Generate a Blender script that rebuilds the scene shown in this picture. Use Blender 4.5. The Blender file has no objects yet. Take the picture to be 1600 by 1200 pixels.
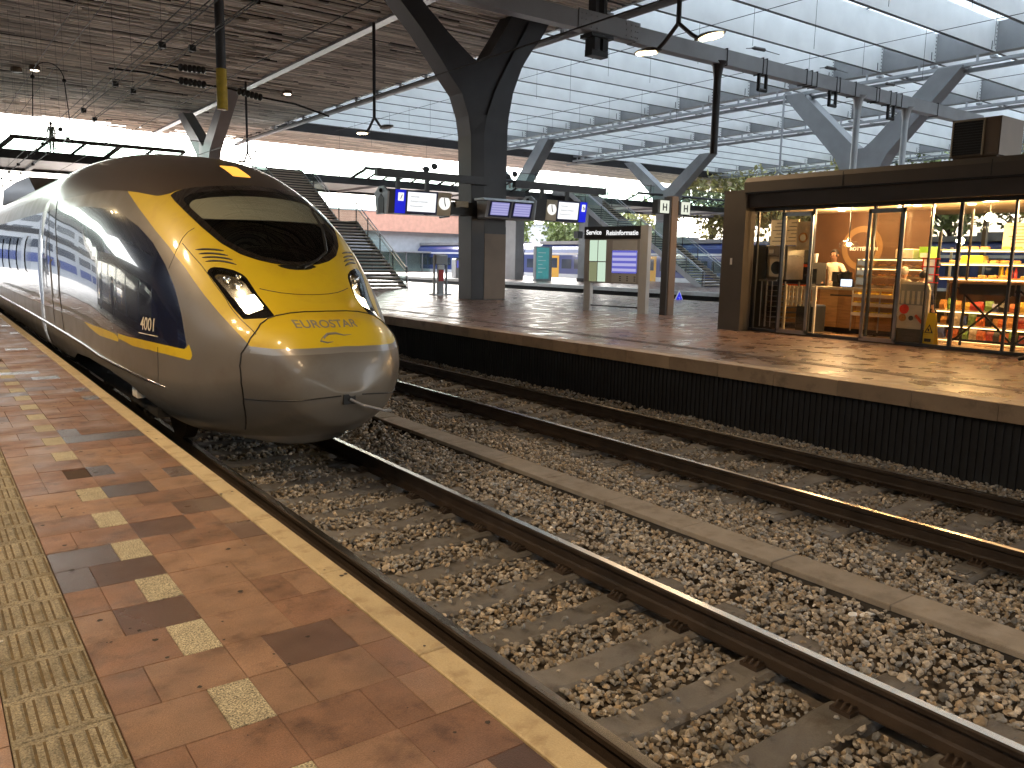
import bpy, bmesh, math, random
import numpy as np
from mathutils import Vector, Matrix
from math import sin, cos, pi, radians, sqrt, atan2, hypot
random.seed(7)
RNG = np.random.default_rng(11)
D = bpy.data
SC = bpy.context.scene
COL = SC.collection

# ------------------------------------------------------------------ camera
# world: X across the tracks (to the right), Y along the tracks (away), Z up, 0 = platform surface
F_PX = 1261.75
pitch, yaw, roll = radians(8.674), radians(36.236), radians(-1.109)
fwd = Vector((sin(yaw)*cos(pitch), cos(yaw)*cos(pitch), -sin(pitch)))
r0 = Vector((cos(yaw), -sin(yaw), 0.0))
d0 = fwd.cross(r0)
right = cos(roll)*r0 + sin(roll)*d0
down = -sin(roll)*r0 + cos(roll)*d0
cam = D.objects.new('camera', D.cameras.new('camera'))
cam.data.sensor_width = 36.0
cam.data.lens = 36.0*F_PX/1600.0
cam.data.clip_start = 0.05
cam.data.clip_end = 2000
rot = Matrix((right, -down, -fwd)).transposed()
cam.matrix_world = Matrix.Translation((0, 0, 1.41)) @ rot.to_4x4()
COL.objects.link(cam)
SC.camera = cam
# ------------------------------------------------------------------ sky, sun, exposure
SUN_EL, SUN_AZ = radians(38), radians(25)
w = D.worlds.new('World'); SC.world = w; w.use_nodes = True
nt = w.node_tree; nt.nodes.clear()
sky = nt.nodes.new('ShaderNodeTexSky'); sky.sky_type = 'NISHITA'; sky.sun_disc = False
sky.sun_elevation = SUN_EL; sky.sun_rotation = SUN_AZ; sky.air_density = 1.2; sky.dust_density = 5.0; sky.ozone_density = 1.0
hs = nt.nodes.new('ShaderNodeHueSaturation'); hs.inputs['Saturation'].default_value = 0.35
bg = nt.nodes.new('ShaderNodeBackground'); bg.inputs['Strength'].default_value = 0.15
wo = nt.nodes.new('ShaderNodeOutputWorld')
nt.links.new(sky.outputs[0], hs.inputs['Color']); nt.links.new(hs.outputs[0], bg.inputs['Color']); nt.links.new(bg.outputs[0], wo.inputs[0])
sl = D.lights.new('sun', 'SUN'); sl.energy = 1.5; sl.angle = radians(12); sl.color = (1, .96, .9)
so = D.objects.new('sun', sl); COL.objects.link(so)
sdir = Vector((sin(SUN_AZ)*cos(SUN_EL), cos(SUN_AZ)*cos(SUN_EL), sin(SUN_EL)))
so.rotation_euler = sdir.to_track_quat('Z', 'Y').to_euler(); so.location = sdir*80
SC.view_settings.view_transform = 'Standard'
SC.view_settings.look = 'None'
SC.view_settings.exposure = 3.0
SC.view_settings.gamma = 1.0
SC.view_settings.use_curve_mapping = False
SC.render.engine = 'CYCLES'
SC.cycles.max_bounces = 9
SC.cycles.diffuse_bounces = 5
SC.cycles.glossy_bounces = 4
SC.cycles.transmission_bounces = 6
SC.cycles.transparent_max_bounces = 12
SC.cycles.sample_clamp_indirect = 6
SC.cycles.use_denoising = True

# ------------------------------------------------------------------ materials
MATS = {}
def newmat(name):
    m = D.materials.new(name); m.use_nodes = True
    n = m.node_tree; n.nodes.clear()
    out = n.nodes.new('ShaderNodeOutputMaterial')
    MATS[name] = m
    return m, n, out
def mat(name, col, rough=.5, metal=0, var=.12, vscale=2.0, bump=0, bscale=60, coat=0, attr=None, rand=0, emit=None, estr=0, spec=.5,
        fine=0, fscale=120, stretch=None, coatr=.03, rvar=0, dirt=None, dscale=1.2, bdist=.01):
    m, n, out = newmat(name)
    N, L = n.nodes, n.links
    p = N.new('ShaderNodeBsdfPrincipled'); L.new(p.outputs[0], out.inputs[0])
    p.inputs['Roughness'].default_value = rough; p.inputs['Metallic'].default_value = metal
    p.inputs['Specular IOR Level'].default_value = spec
    p.inputs['Coat Weight'].default_value = coat; p.inputs['Coat Roughness'].default_value = coatr
    tc = N.new('ShaderNodeNewGeometry'); vec = tc.outputs['Position']
    if stretch:
        mp = N.new('ShaderNodeMapping'); mp.inputs['Scale'].default_value = stretch; L.new(vec, mp.inputs[0]); vec = mp.outputs[0]
    rgb = N.new('ShaderNodeRGB'); rgb.outputs[0].default_value = (*col, 1)
    cur = rgb.outputs[0]
    def mul(cur, fac):
        v = N.new('ShaderNodeVectorMath'); v.operation = 'SCALE'; L.new(cur, v.inputs[0]); L.new(fac, v.inputs['Scale']); return v.outputs[0]
    def noise(scale, amt, det=5):
        t = N.new('ShaderNodeTexNoise'); t.inputs['Scale'].default_value = scale; t.inputs['Detail'].default_value = det; L.new(vec, t.inputs[0])
        r = N.new('ShaderNodeMapRange'); r.inputs['From Min'].default_value = .3; r.inputs['From Max'].default_value = .7
        r.inputs['To Min'].default_value = 1-amt; r.inputs['To Max'].default_value = 1+amt; L.new(t.outputs[0], r.inputs[0])
        return t.outputs[0], r.outputs[0]
    nz = None
    if var: nz, f = noise(vscale, var); cur = mul(cur, f)
    if fine: _, f = noise(fscale, fine, 2); cur = mul(cur, f)
    if attr:
        a = N.new('ShaderNodeAttribute'); a.attribute_name = attr; cur = mul(cur, a.outputs['Fac'])
    if rand:
        oi = N.new('ShaderNodeObjectInfo'); r = N.new('ShaderNodeMapRange'); r.inputs['To Min'].default_value = 1-rand; r.inputs['To Max'].default_value = 1+rand
        L.new(oi.outputs['Random'], r.inputs[0]); cur = mul(cur, r.outputs[0])
    if dirt:
        t = N.new('ShaderNodeTexNoise'); t.inputs['Scale'].default_value = dscale; t.inputs['Detail'].default_value = 7; t.inputs['Roughness'].default_value = .65; L.new(vec, t.inputs[0])
        r = N.new('ShaderNodeMapRange'); r.inputs['From Min'].default_value = .52; r.inputs['From Max'].default_value = .68; L.new(t.outputs[0], r.inputs[0])
        r.inputs['To Max'].default_value = dirt[3] if len(dirt) > 3 else .7
        mx = N.new('ShaderNodeMix'); mx.data_type = 'RGBA'; L.new(r.outputs[0], mx.inputs[0]); L.new(cur, mx.inputs[6]); mx.inputs[7].default_value = (*dirt[:3], 1)
        cur = mx.outputs[2]
    L.new(cur, p.inputs['Base Color'])
    if rvar:
        t = N.new('ShaderNodeTexNoise'); t.inputs['Scale'].default_value = 2.3; t.inputs['Detail'].default_value = 6; L.new(vec, t.inputs[0])
        r = N.new('ShaderNodeMapRange'); r.inputs['From Min'].default_value = .35; r.inputs['From Max'].default_value = .65
        r.inputs['To Min'].default_value = max(.02, rough-rvar); r.inputs['To Max'].default_value = rough+rvar; L.new(t.outputs[0], r.inputs[0]); L.new(r.outputs[0], p.inputs['Roughness'])
    if bump:
        t = N.new('ShaderNodeTexNoise'); t.inputs['Scale'].default_value = bscale; t.inputs['Detail'].default_value = 4; L.new(vec, t.inputs[0])
        b = N.new('ShaderNodeBump'); b.inputs['Strength'].default_value = bump; b.inputs['Distance'].default_value = bdist; L.new(t.outputs[0], b.inputs['Height']); L.new(b.outputs[0], p.inputs['Normal'])
    if emit:
        p.inputs['Emission Color'].default_value = (*emit, 1); p.inputs['Emission Strength'].default_value = estr
    return m
def glassmat(name, tint=(.85, .93, .92), rough=0.0, refl=1.0, body=0.0, bcol=(.3, .35, .35)):
    m, n, out = newmat(name); N, L = n.nodes, n.links
    tr = N.new('ShaderNodeBsdfTransparent'); tr.inputs[0].default_value = (*tint, 1)
    gl = N.new('ShaderNodeBsdfGlossy'); gl.inputs['Roughness'].default_value = rough; gl.inputs[0].default_value = (.9, .95, .95, 1)
    lw = N.new('ShaderNodeLayerWeight'); pw = N.new('ShaderNodeMath'); pw.operation = 'POWER'; pw.inputs[1].default_value = 5; L.new(lw.outputs['Facing'], pw.inputs[0])
    fr = N.new('ShaderNodeMapRange'); fr.inputs['To Min'].default_value = .045; fr.inputs['To Max'].default_value = .9; L.new(pw.outputs[0], fr.inputs[0])
    ml = N.new('ShaderNodeMath'); ml.operation = 'MULTIPLY'; ml.inputs[1].default_value = refl; L.new(fr.outputs[0], ml.inputs[0])
    first = tr.outputs[0]
    if body:
        df = N.new('ShaderNodeBsdfDiffuse'); df.inputs[0].default_value = (*bcol, 1)
        m0 = N.new('ShaderNodeMixShader'); m0.inputs[0].default_value = body; L.new(first, m0.inputs[1]); L.new(df.outputs[0], m0.inputs[2]); first = m0.outputs[0]
    mx = N.new('ShaderNodeMixShader'); L.new(ml.outputs[0], mx.inputs[0]); L.new(first, mx.inputs[1]); L.new(gl.outputs[0], mx.inputs[2])
    L.new(mx.outputs[0], out.inputs[0]); return m
def emis(name, col, s):
    m, n, out = newmat(name); e = n.nodes.new('ShaderNodeEmission'); e.inputs[0].default_value = (*col, 1); e.inputs[1].default_value = s
    n.links.new(e.outputs[0], out.inputs[0]); return m
def milky(name, col=(.9, .95, 1.0), trans=.75):
    m, n, out = newmat(name); N, L = n.nodes, n.links
    t = N.new('ShaderNodeBsdfTranslucent'); d = N.new('ShaderNodeBsdfDiffuse'); mx = N.new('ShaderNodeMixShader'); mx.inputs[0].default_value = trans
    tc = N.new('ShaderNodeTexCoord'); nz = N.new('ShaderNodeTexNoise'); nz.inputs['Scale'].default_value = .5; nz.inputs['Detail'].default_value = 5; L.new(tc.outputs['Object'], nz.inputs[0])
    r = N.new('ShaderNodeMapRange'); r.inputs['From Min'].default_value = .3; r.inputs['From Max'].default_value = .7; r.inputs['To Min'].default_value = .82; r.inputs['To Max'].default_value = 1.0; L.new(nz.outputs[0], r.inputs[0])
    v = N.new('ShaderNodeVectorMath'); v.operation = 'SCALE'; v.inputs[0].default_value = col; L.new(r.outputs[0], v.inputs['Scale'])
    L.new(v.outputs[0], t.inputs[0]); L.new(v.outputs[0], d.inputs[0])
    L.new(d.outputs[0], mx.inputs[1]); L.new(t.outputs[0], mx.inputs[2]); L.new(mx.outputs[0], out.inputs[0]); return m

BROWN = (.155, .068, .036)
mat('tile_brown', (.180, .096, .058), .45, var=.22, vscale=7, bump=.35, bscale=260, fine=.28, fscale=200, rand=.14, attr=None, dirt=(.055, .026, .016, .8), dscale=6.5, rvar=.16)
mat('tile_tan', (.215, .128, .080), .45, var=.2, vscale=7, bump=.35, bscale=260, fine=.25, fscale=200, rand=.13, dirt=(.075, .034, .02, .7), dscale=6.5, rvar=.15)
mat('tile_dark', (.088, .050, .038), .36, var=.15, vscale=9, bump=.25, bscale=300, fine=.2, fscale=260, rand=.2, rvar=.12)
mat('tile_slate', (.09, .068, .066), .2, var=.15, vscale=9, bump=.2, bscale=300, fine=.2, fscale=260, rand=.2, rvar=.08)
mat('tile_granite', (.33, .295, .20), .6, var=.14, vscale=14, bump=.5, bscale=200, fine=.95, fscale=170, rand=.1)
mat('tile_tactile', (.205, .18, .122), .65, var=.25, vscale=10, bump=.6, bscale=200, fine=.6, fscale=170, rand=.12, dirt=(.10, .07, .028, .7), dscale=9)
mat('tactile_dirt', (.085, .058, .022), .8, var=.5, vscale=25)  # painted shade beside the tactile bars, where soft light gives little contrast
mat('tile_far', (.16, .085, .055), .38, var=.2, vscale=4, bump=.15, bscale=200, fine=.1, attr='tone', rvar=.14)
mat('tile_opposite', (.150, .094, .073), .33, var=.25, vscale=1.1, attr='tone', rvar=.13, dirt=(.07, .045, .035, .5), dscale=1.6)
mat('gum', (.03, .024, .02), .7, var=.3, vscale=30)
mat('joint', (.045, .025, .015), .9, var=.2, vscale=8)
mat('edge_cream', (.44, .35, .20), .62, var=.10, vscale=6, bump=.3, bscale=200, fine=.08, fscale=160, rand=.07, dirt=(.16, .09, .04, .5), dscale=7)
mat('coping', (.27, .19, .12), .5, var=.12, vscale=4, bump=.2, bscale=150, rand=.14, dirt=(.10, .07, .045, .6), dscale=3)
mat('coping_pale', (.42, .41, .40), .6, var=.1, vscale=4, rand=.08)
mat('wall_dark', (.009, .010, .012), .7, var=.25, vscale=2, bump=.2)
mat('concrete_dark', (.05, .045, .04), .8, var=.3, vscale=3)
mat('concrete_slab', (.27, .24, .20), .8, var=.12, vscale=6, bump=.35, bscale=180, fine=.1, fscale=200, rand=.08, dirt=(.11, .085, .06, .5), dscale=4)
mat('sleeper', (.145, .138, .128), .85, var=.2, vscale=6, bump=.4, bscale=120, fine=.1, rand=.15, dirt=(.05, .036, .024, .6), dscale=5)
mat('rail_top', (.58, .53, .46), .26, metal=1, var=.1, vscale=5, stretch=(3, .3, 3), rvar=.06)
mat('rail_side', (.028, .019, .013), .62, var=.4, vscale=4, bump=.3, bscale=80, spec=.35)
mat('clip_steel', (.05, .035, .025), .6, metal=.3, var=.3)
mat('ballast', (.40, .36, .30), .75, var=.25, vscale=28, bump=.25, bscale=120, fine=.12, fscale=220, attr='tone', spec=.3)
mat('ballast_ochre', (.38, .305, .215), .75, var=.25, vscale=28, bump=.25, bscale=120, attr='tone', spec=.3)
mat('ballast_grey', (.32, .32, .31), .75, var=.25, vscale=28, bump=.25, bscale=120, attr='tone', spec=.3)
mat('ballast_bed', (.085, .068, .05), .95, var=.4, vscale=12)
mat('wood_slat', (.80, .74, .66), .62, var=.22, vscale=1.6, stretch=(.4, 6, 6), attr='tone', fine=.12, fscale=9)
mat('roof_dark', (.02, .017, .015), .9, var=.1)
mat('steel_dark', (.038, .037, .040), .42, var=.12, vscale=1.5, metal=.2)
mat('steel_mid', (.26, .265, .275), .42, var=.10, vscale=1.5, metal=.2)
mat('steel_light', (.38, .40, .42), .4, var=.08, vscale=2, metal=.3)
mat('steel_brown', (.17, .115, .075), .45, var=.10, vscale=2, metal=.1)
mat('fin_white', (.80, .81, .81), .55, var=.06, vscale=1)
milky('roof_glass', (.50, .55, .59), .8)
mat('wire', (.02, .018, .016), .5, metal=.6, var=0)
mat('insulator', (.018, .014, .012), .3, var=0)
mat('yellow_paint', (.55, .40, .03), .5, var=.15, vscale=8)
mat('black', (.008, .008, .009), .45, var=0)
mat('black_gloss', (.006, .006, .007), .12, var=0, coat=.5)
mat('stainless', (.45, .45, .44), .28, metal=1, var=.08, vscale=8)
mat('chrome', (.6, .6, .6), .2, metal=1, var=.03)
mat('white', (.75, .75, .73), .5, var=.05)
mat('offwhite', (.62, .58, .50), .55, var=.05)
glassmat('glass_clear', (.93, .97, .96), 0, 1.0)
glassmat('glass_green', (.88, .96, .94), 0, .7, body=.05, bcol=(.5, .62, .6))
glassmat('glass_kiosk', (.95, .93, .88), 0.02, .8)
# train
emis('downlight_on', (1.0, .85, .65), 3.0)
mat('paint_silver', (.165, .152, .132), .42, metal=.25, var=.05, vscale=.8, coat=.40, coatr=.12, rvar=.05, dirt=(.11, .09, .07, .4), dscale=2.2)
mat('paint_silver_light', (.27, .255, .23), .30, metal=.3, var=.03, vscale=.8, coat=1.0, coatr=.05)
mat('paint_yellow', (.60, .43, .014), .42, var=.07, vscale=1.6, coat=.42, coatr=.10, dirt=(.45, .26, .02, .35), dscale=3)
mat('paint_navy', (.010, .014, .036), .18, var=.05, coat=1.0, coatr=.02)
mat('paint_roof', (.055, .040, .030), .32, var=.08, vscale=1, coat=.6, coatr=.12)
mat('train_under', (.012, .011, .010), .7, var=.3, vscale=4)
mat('train_frame', (.012, .010, .009), .14, var=0, coat=1.0)
glassmat('train_glass', (.72, .74, .70), 0.0, 1.2)
glassmat('lamp_glass', (.93, .93, .90), 0.0, 1.0)
mat('blind', (.42, .41, .34), .8, var=.08)
mat('reflector', (.55, .52, .48), .25, metal=.9, var=.1)
mat('text_grey', (.20, .19, .17), .5, var=0)
mat('text_cream', (.62, .56, .42), .5, var=0)
emis('lamp_hot', (1.0, .80, .50), 3.2)
emis('marker_orange', (1.0, .42, .06), .22)
# dutch train
mat('ns_blue', (.035, .06, .22), .3, var=.06, coat=.5)
mat('ns_yellow', (.80, .42, .02), .35, var=.06, coat=.4)
mat('ns_white', (.70, .72, .75), .35, var=.05, coat=.3)
mat('ns_window', (.03, .04, .06), .1, var=0, coat=.5)

# ------------------------------------------------------------------ object helpers
WL = {}
def tagp(o, label=None, cat=None, group=None, kind=None):
    if label: o['label'] = label
    if cat: o['category'] = cat
    if group: o['group'] = group
    if kind: o['kind'] = kind
    return o
def thing(name, label, cat, loc=(0, 0, 0), group=None, rz=0):
    o = D.objects.new(name, None); COL.objects.link(o); o.location = loc; o.rotation_euler = (0, 0, rz)
    o.empty_display_size = .2
    WL[o.name] = Vector(loc)
    return tagp(o, label, cat, group)
def wl(o):
    return WL.get(o.name, Vector((0, 0, 0))) if o else Vector((0, 0, 0))
class MB:
    """collects faces (world coordinates) and links them as one mesh object"""
    def __init__(s): s.v = []; s.f = []; s.m = []; s.tone = None
    def add(s, vs, fs, mi=0):
        n = len(s.v); s.v.extend([tuple(v) for v in vs]); s.f.extend([tuple(n+i for i in f) for f in fs]); s.m.extend([mi]*len(fs)); return s
    def box(s, x0, x1, y0, y1, z0, z1, mi=0, rz=0, c=None):
        vs = [(x, y, z) for x in (x0, x1) for y in (y0, y1) for z in (z0, z1)]
        if rz:
            cx, cy = c if c else ((x0+x1)/2, (y0+y1)/2)
            vs = [(cx+(x-cx)*cos(rz)-(y-cy)*sin(rz), cy+(x-cx)*sin(rz)+(y-cy)*cos(rz), z) for x, y, z in vs]
        return s.add(vs, [(0, 1, 3, 2), (4, 6, 7, 5), (0, 4, 5, 1), (2, 3, 7, 6), (0, 2, 6, 4), (1, 5, 7, 3)], mi)
    def cbox(s, x0, x1, y0, y1, z0, z1, c=.01, mi=0, bottom=True):
        """box with chamfered top edge"""
        a = [(x0, y0), (x1, y0), (x1, y1), (x0, y1)]; b = [(x0+c, y0+c), (x1-c, y0+c), (x1-c, y1-c), (x0+c, y1-c)]
        vs = [(x, y, z0) for x, y in a]+[(x, y, z1-c) for x, y in a]+[(x, y, z1) for x, y in b]
        fs = [(0, 1, 5, 4), (1, 2, 6, 5), (2, 3, 7, 6), (3, 0, 4, 7), (4, 5, 9, 8), (5, 6, 10, 9), (6, 7, 11, 10), (7, 4, 8, 11), (8, 9, 10, 11)]
        if bottom: fs.append((3, 2, 1, 0))
        return s.add(vs, fs, mi)
    def beam(s, p, q, w, h, mi=0, up=(0, 0, 1)):
        p = Vector(p); q = Vector(q); d = (q-p).normalized(); u = Vector(up); r = d.cross(u)
        if r.length < 1e-4: r = d.cross(Vector((0, 1, 0)))
        r.normalize(); u = r.cross(d).normalized()
        vs = []
        for e in (p, q):
            for a, b in ((-1, -1), (1, -1), (1, 1), (-1, 1)): vs.append(e+r*(a*w/2)+u*(b*h/2))
        return s.add(vs, [(3, 2, 1, 0), (4, 5, 6, 7), (0, 1, 5, 4), (1, 2, 6, 5), (2, 3, 7, 6), (3, 0, 4, 7)], mi)
    def tube(s, pts, r, n=8, mi=0, caps=True):
        pts = [Vector(p) for p in pts]; rings = []; vs = []; k = len(pts)
        rr = r if hasattr(r, '__len__') else [r]*k
        u = None
        for i, p in enumerate(pts):
            d = (pts[min(i+1, k-1)]-pts[max(i-1, 0)]).normalized()
            if u is None:
                u = d.cross(Vector((0, 0, 1)))
                if u.length < 1e-3: u = d.cross(Vector((0, 1, 0)))
            u = (u-d*u.dot(d)).normalized(); v = d.cross(u)
            for j in range(n):
                a = 2*pi*j/n; vs.append(p+(u*cos(a)+v*sin(a))*rr[i])
        fs = []
        for i in range(k-1):
            for j in range(n):
                a, b = i*n+j, i*n+(j+1) % n; fs.append((a, b, b+n, a+n))
        if caps: fs.append(tuple(range(n-1, -1, -1))); fs.append(tuple((k-1)*n+j for j in range(n)))
        return s.add(vs, fs, mi)
    def prism(s, poly, a0, a1, axis='y', mi=0):
        """poly: 2d list; axis y -> (x,z); axis x -> (y,z); axis z -> (x,y)"""
        def P(u, v, a): return (u, a, v) if axis == 'y' else ((a, u, v) if axis == 'x' else (u, v, a))
        n = len(poly); vs = [P(u, v, a0) for u, v in poly]+[P(u, v, a1) for u, v in poly]
        fs = [(i, (i+1) % n, (i+1) % n+n, i+n) for i in range(n)]+[tuple(range(n-1, -1, -1)), tuple(range(n, 2*n))]
        return s.add(vs, fs, mi)
    def lathe(s, prof, c, n=16, mi=0):
        vs = []; fs = []
        for r, z in prof:
            for j in range(n):
                a = 2*pi*j/n; vs.append((c[0]+r*cos(a), c[1]+r*sin(a), c[2]+z))
        for i in range(len(prof)-1):
            for j in range(n): a, b = i*n+j, i*n+(j+1) % n; fs.append((a, b, b+n, a+n))
        fs.append(tuple(range(n-1, -1, -1))); fs.append(tuple((len(prof)-1)*n+j for j in range(n)))
        return s.add(vs, fs, mi)
    def ball(s, c, r, n=10, m=7, mi=0, sc=(1, 1, 1)):
        prof = []
        vs = []; fs = []
        for i in range(m+1):
            t = pi*i/m
            for j in range(n): a = 2*pi*j/n; vs.append((c[0]+sc[0]*r*sin(t)*cos(a), c[1]+sc[1]*r*sin(t)*sin(a), c[2]+sc[2]*r*cos(t)))
        for i in range(m):
            for j in range(n): a, b = i*n+j, i*n+(j+1) % n; fs.append((a, a+n, b+n, b))
        return s.add(vs, fs, mi)
    def mesh(s, name, mats, off=(0, 0, 0), smooth=False):
        me = D.meshes.new(name); ox, oy, oz = off
        me.from_pydata([(x-ox, y-oy, z-oz) for x, y, z in s.v], [], s.f)
        for m in (mats if isinstance(mats, (list, tuple)) else [mats]): me.materials.append(MATS[m])
        if any(s.m): me.polygons.foreach_set('material_index', s.m)
        if smooth: me.polygons.foreach_set('use_smooth', [True]*len(s.f))
        me.validate(); me.update()
        return me
    def build(s, name, mats, parent=None, smooth=False, auto=None, **kw):
        o = D.objects.new(name, s.mesh(name, mats, wl(parent), smooth)); COL.objects.link(o)
        if auto is not None: sharp(o.data, auto)
        if parent: o.parent = parent; WL[o.name] = wl(parent)
        return tagp(o, **kw) if kw else o
def sharp(me, ang):
    bm = bmesh.new(); bm.from_mesh(me); bmesh.ops.remove_doubles(bm, verts=bm.verts, dist=1e-5)
    bmesh.ops.recalc_face_normals(bm, faces=bm.faces)
    for e in bm.edges:
        if len(e.link_faces) == 2 and e.calc_face_angle(0) > ang: e.smooth = False
    for f in bm.faces: f.smooth = True
    bm.to_mesh(me); bm.free()
def link(name, me, parent=None, loc=(0, 0, 0), rz=0, **kw):
    """an object sharing mesh data; loc is given in world coordinates"""
    o = D.objects.new(name, me); COL.objects.link(o)
    o.location = Vector(loc)-wl(parent); o.rotation_euler = (0, 0, rz)
    if parent: o.parent = parent
    return tagp(o, **kw) if kw else o
def copy_tree(o, loc=None, label=None, parent=None, rz=None):
    c = o.copy(); COL.objects.link(c)
    if parent is not None: c.parent = parent; c.matrix_parent_inverse = o.matrix_parent_inverse.copy()
    if loc is not None: c.location = loc
    if rz is not None: c.rotation_euler = (0, 0, rz)
    if label: c['label'] = label
    for ch in list(o.children): copy_tree(ch, parent=c)
    return c
def npmesh(name, V, Fc, mats, parent=None, attr=None, smooth=False, mi=None, **kw):
    """V (n,3), Fc (k,3 or 4) arrays in world coordinates; attr = per-vertex tone"""
    me = D.meshes.new(name); off = np.array(wl(parent)); k = Fc.shape[1]
    V = (V-off).astype(np.float32)
    me.vertices.add(len(V)); me.vertices.foreach_set('co', V.ravel())
    me.loops.add(Fc.size); me.loops.foreach_set('vertex_index', Fc.astype(np.int32).ravel())
    me.polygons.add(len(Fc)); me.polygons.foreach_set('loop_start', np.arange(0, Fc.size, k, dtype=np.int32))
    for m in (mats if isinstance(mats, (list, tuple)) else [mats]): me.materials.append(MATS[m])
    if mi is not None: me.polygons.foreach_set('material_index', np.asarray(mi, dtype=np.int32))
    me.polygons.foreach_set('use_smooth', np.full(len(Fc), smooth))
    if attr is not None:
        a = me.attributes.new('tone', 'FLOAT', 'POINT'); a.data.foreach_set('value', attr.astype(np.float32))
    me.update(calc_edges=True); me.validate()
    o = D.objects.new(name, me); COL.objects.link(o)
    if parent: o.parent = parent; WL[o.name] = wl(parent)
    return tagp(o, **kw) if kw else o
def boxes_np(B):
    """B: (n,6) x0,x1,y0,y1,z0,z1 -> V,F without merging"""
    B = np.asarray(B, float); n = len(B)
    idx = [(0, 2, 4), (1, 2, 4), (1, 3, 4), (0, 3, 4), (0, 2, 5), (1, 2, 5), (1, 3, 5), (0, 3, 5)]
    V = np.stack([B[:, list(i)] for i in idx], 1).reshape(-1, 3)
    f = np.array([(3, 2, 1, 0), (4, 5, 6, 7), (0, 1, 5, 4), (1, 2, 6, 5), (2, 3, 7, 6), (3, 0, 4, 7)])
    Fc = (f[None]+8*np.arange(n)[:, None, None]).reshape(-1, 4)
    return V, Fc
def text_mesh(txt, size, extrude=.003, align='CENTER', bold=0.0):
    cu = D.curves.new('lettering', 'FONT'); cu.body = txt; cu.size = size; cu.extrude = extrude; cu.align_x = align; cu.align_y = 'CENTER'; cu.offset = bold
    ob = D.objects.new('lettering', cu); COL.objects.link(ob)
    dg = bpy.context.evaluated_depsgraph_get(); dg.update()
    me = D.meshes.new_from_object(ob.evaluated_get(dg))
    D.objects.remove(ob); D.curves.remove(cu)
    return me
def text(name, txt, size, pos, xdir, ydir, matname, parent=None, extrude=.003, align='CENTER', bold=0.0, **kw):
    me = text_mesh(txt, size, extrude, align, bold); me.materials.clear(); me.materials.append(MATS[matname])
    X = Vector(xdir).normalized(); Y = Vector(ydir).normalized(); Z = X.cross(Y)
    M4 = Matrix((X, Y, Z)).transposed().to_4x4(); M4.translation = Vector(pos)-wl(parent)
    me.transform(M4)
    o = D.objects.new(name, me); COL.objects.link(o)
    if parent: o.parent = parent
    return tagp(o, **kw) if kw else o
# ================================================================== GROUND, PLATFORMS, TRACKS
ZR = -0.76                                   # rail top
XT1, XT2, XT3, XT4 = 3.19, 7.58, 26.35, 30.8 # track centres
XE = 1.475                                   # edge of the near platform
XO, XO2 = 9.29, 24.70                        # edges of the platform opposite
XF, XF2 = 32.5, 47.3                         # edges of the far platform
Y0, Y1 = -24.0, 100.0
YR = -80.0                                   # where the hall ends behind the viewer
g = MB(); g.box(-260, 300, -160, 420, -1.6, -1.25); g.build('ground', 'concrete_dark', kind='structure')
# ---- near platform
UN = .1375
def unit(i): return .39+UN*i
def row_pattern(k):
    """unit spans of one row of paving, from -5.. to 7 units (7 units reach the edge stones)"""
    if k % 2 == 0:
        segs = [(0, 2, None), (2, 3, 'granite'), (3, 5, None), (5, 7, None)]
        if k % 8 == 4: segs[0:1] = [(0, 1, None), (1, 2, None)]
        if k % 6 == 0: segs[2:4] = [(3, 4, None), (4, 6, None), (6, 7, None)]
    else:
        segs = [(0, 1, None), (1, 3, None), (3, 4, None), (4, 6, None), (6, 7, None)]
        if k % 4 == 3: segs[2:] = [(3, 5, None), (5, 6, None), (6, 7, None)]
    L = []
    x = -2
    kk = k
    while x > -12:
        wdt = 2 if (kk+x) % 3 else 1
        L.append((x-wdt, x, None)); x -= wdt; kk += 1
    return segs, L
near = thing('near_platform_paving', None, None, (0, 0, 0)); near['kind'] = 'structure'
near_base = MB(); near_base.box(-14.0, 1.36, YR, Y1, -.35, -.012); near_base.box(1.15, 1.40, YR, Y1, -.18, -.05)
near_base.build('bedding', 'joint', near)
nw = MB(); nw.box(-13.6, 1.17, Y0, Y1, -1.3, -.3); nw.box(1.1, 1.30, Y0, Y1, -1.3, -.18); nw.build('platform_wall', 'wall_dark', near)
TM = {}
def tile_mesh(wu, kind):
    if (wu, kind) not in TM:
        m = MB()
        m.cbox(.0011, UN*wu-.0011, .0011, .2739, -.03, 0.0, .0015, bottom=False)
        TM[(wu, kind)] = m.mesh('tile', 'tile_'+kind)
    return TM[(wu, kind)]
def tactile_mesh():
    if 'tac' not in TM:
        m = MB(); m.cbox(.002, .2730, .002, .273, -.03, -.003, .003, bottom=False)
        for i in range(4):
            x = .034+i*.0685; a, b = .028, .247
            vs = [(x-.017, a, -.003), (x+.017, a, -.003), (x+.017, b, -.003), (x-.017, b, -.003), (x-.009, a+.008, .003), (x+.009, a+.008, .003), (x+.009, b-.008, .003), (x-.009, b-.008, .003)]
            m.add(vs, [(0, 1, 5, 4), (1, 2, 6, 5), (2, 3, 7, 6), (3, 0, 4, 7), (4, 5, 6, 7)])
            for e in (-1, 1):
                q0, q1 = sorted((x+e*.017, x+e*.025)); m.add([(q0, a, -.0026), (q1, a, -.0026), (q1, b, -.0026), (q0, b, -.0026)], [(0, 1, 2, 3)], 1)  # dark strip along each bar edge, shade put into the colour
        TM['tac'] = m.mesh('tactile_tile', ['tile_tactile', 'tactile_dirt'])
    return TM['tac']
rt = random.Random(5)
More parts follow.
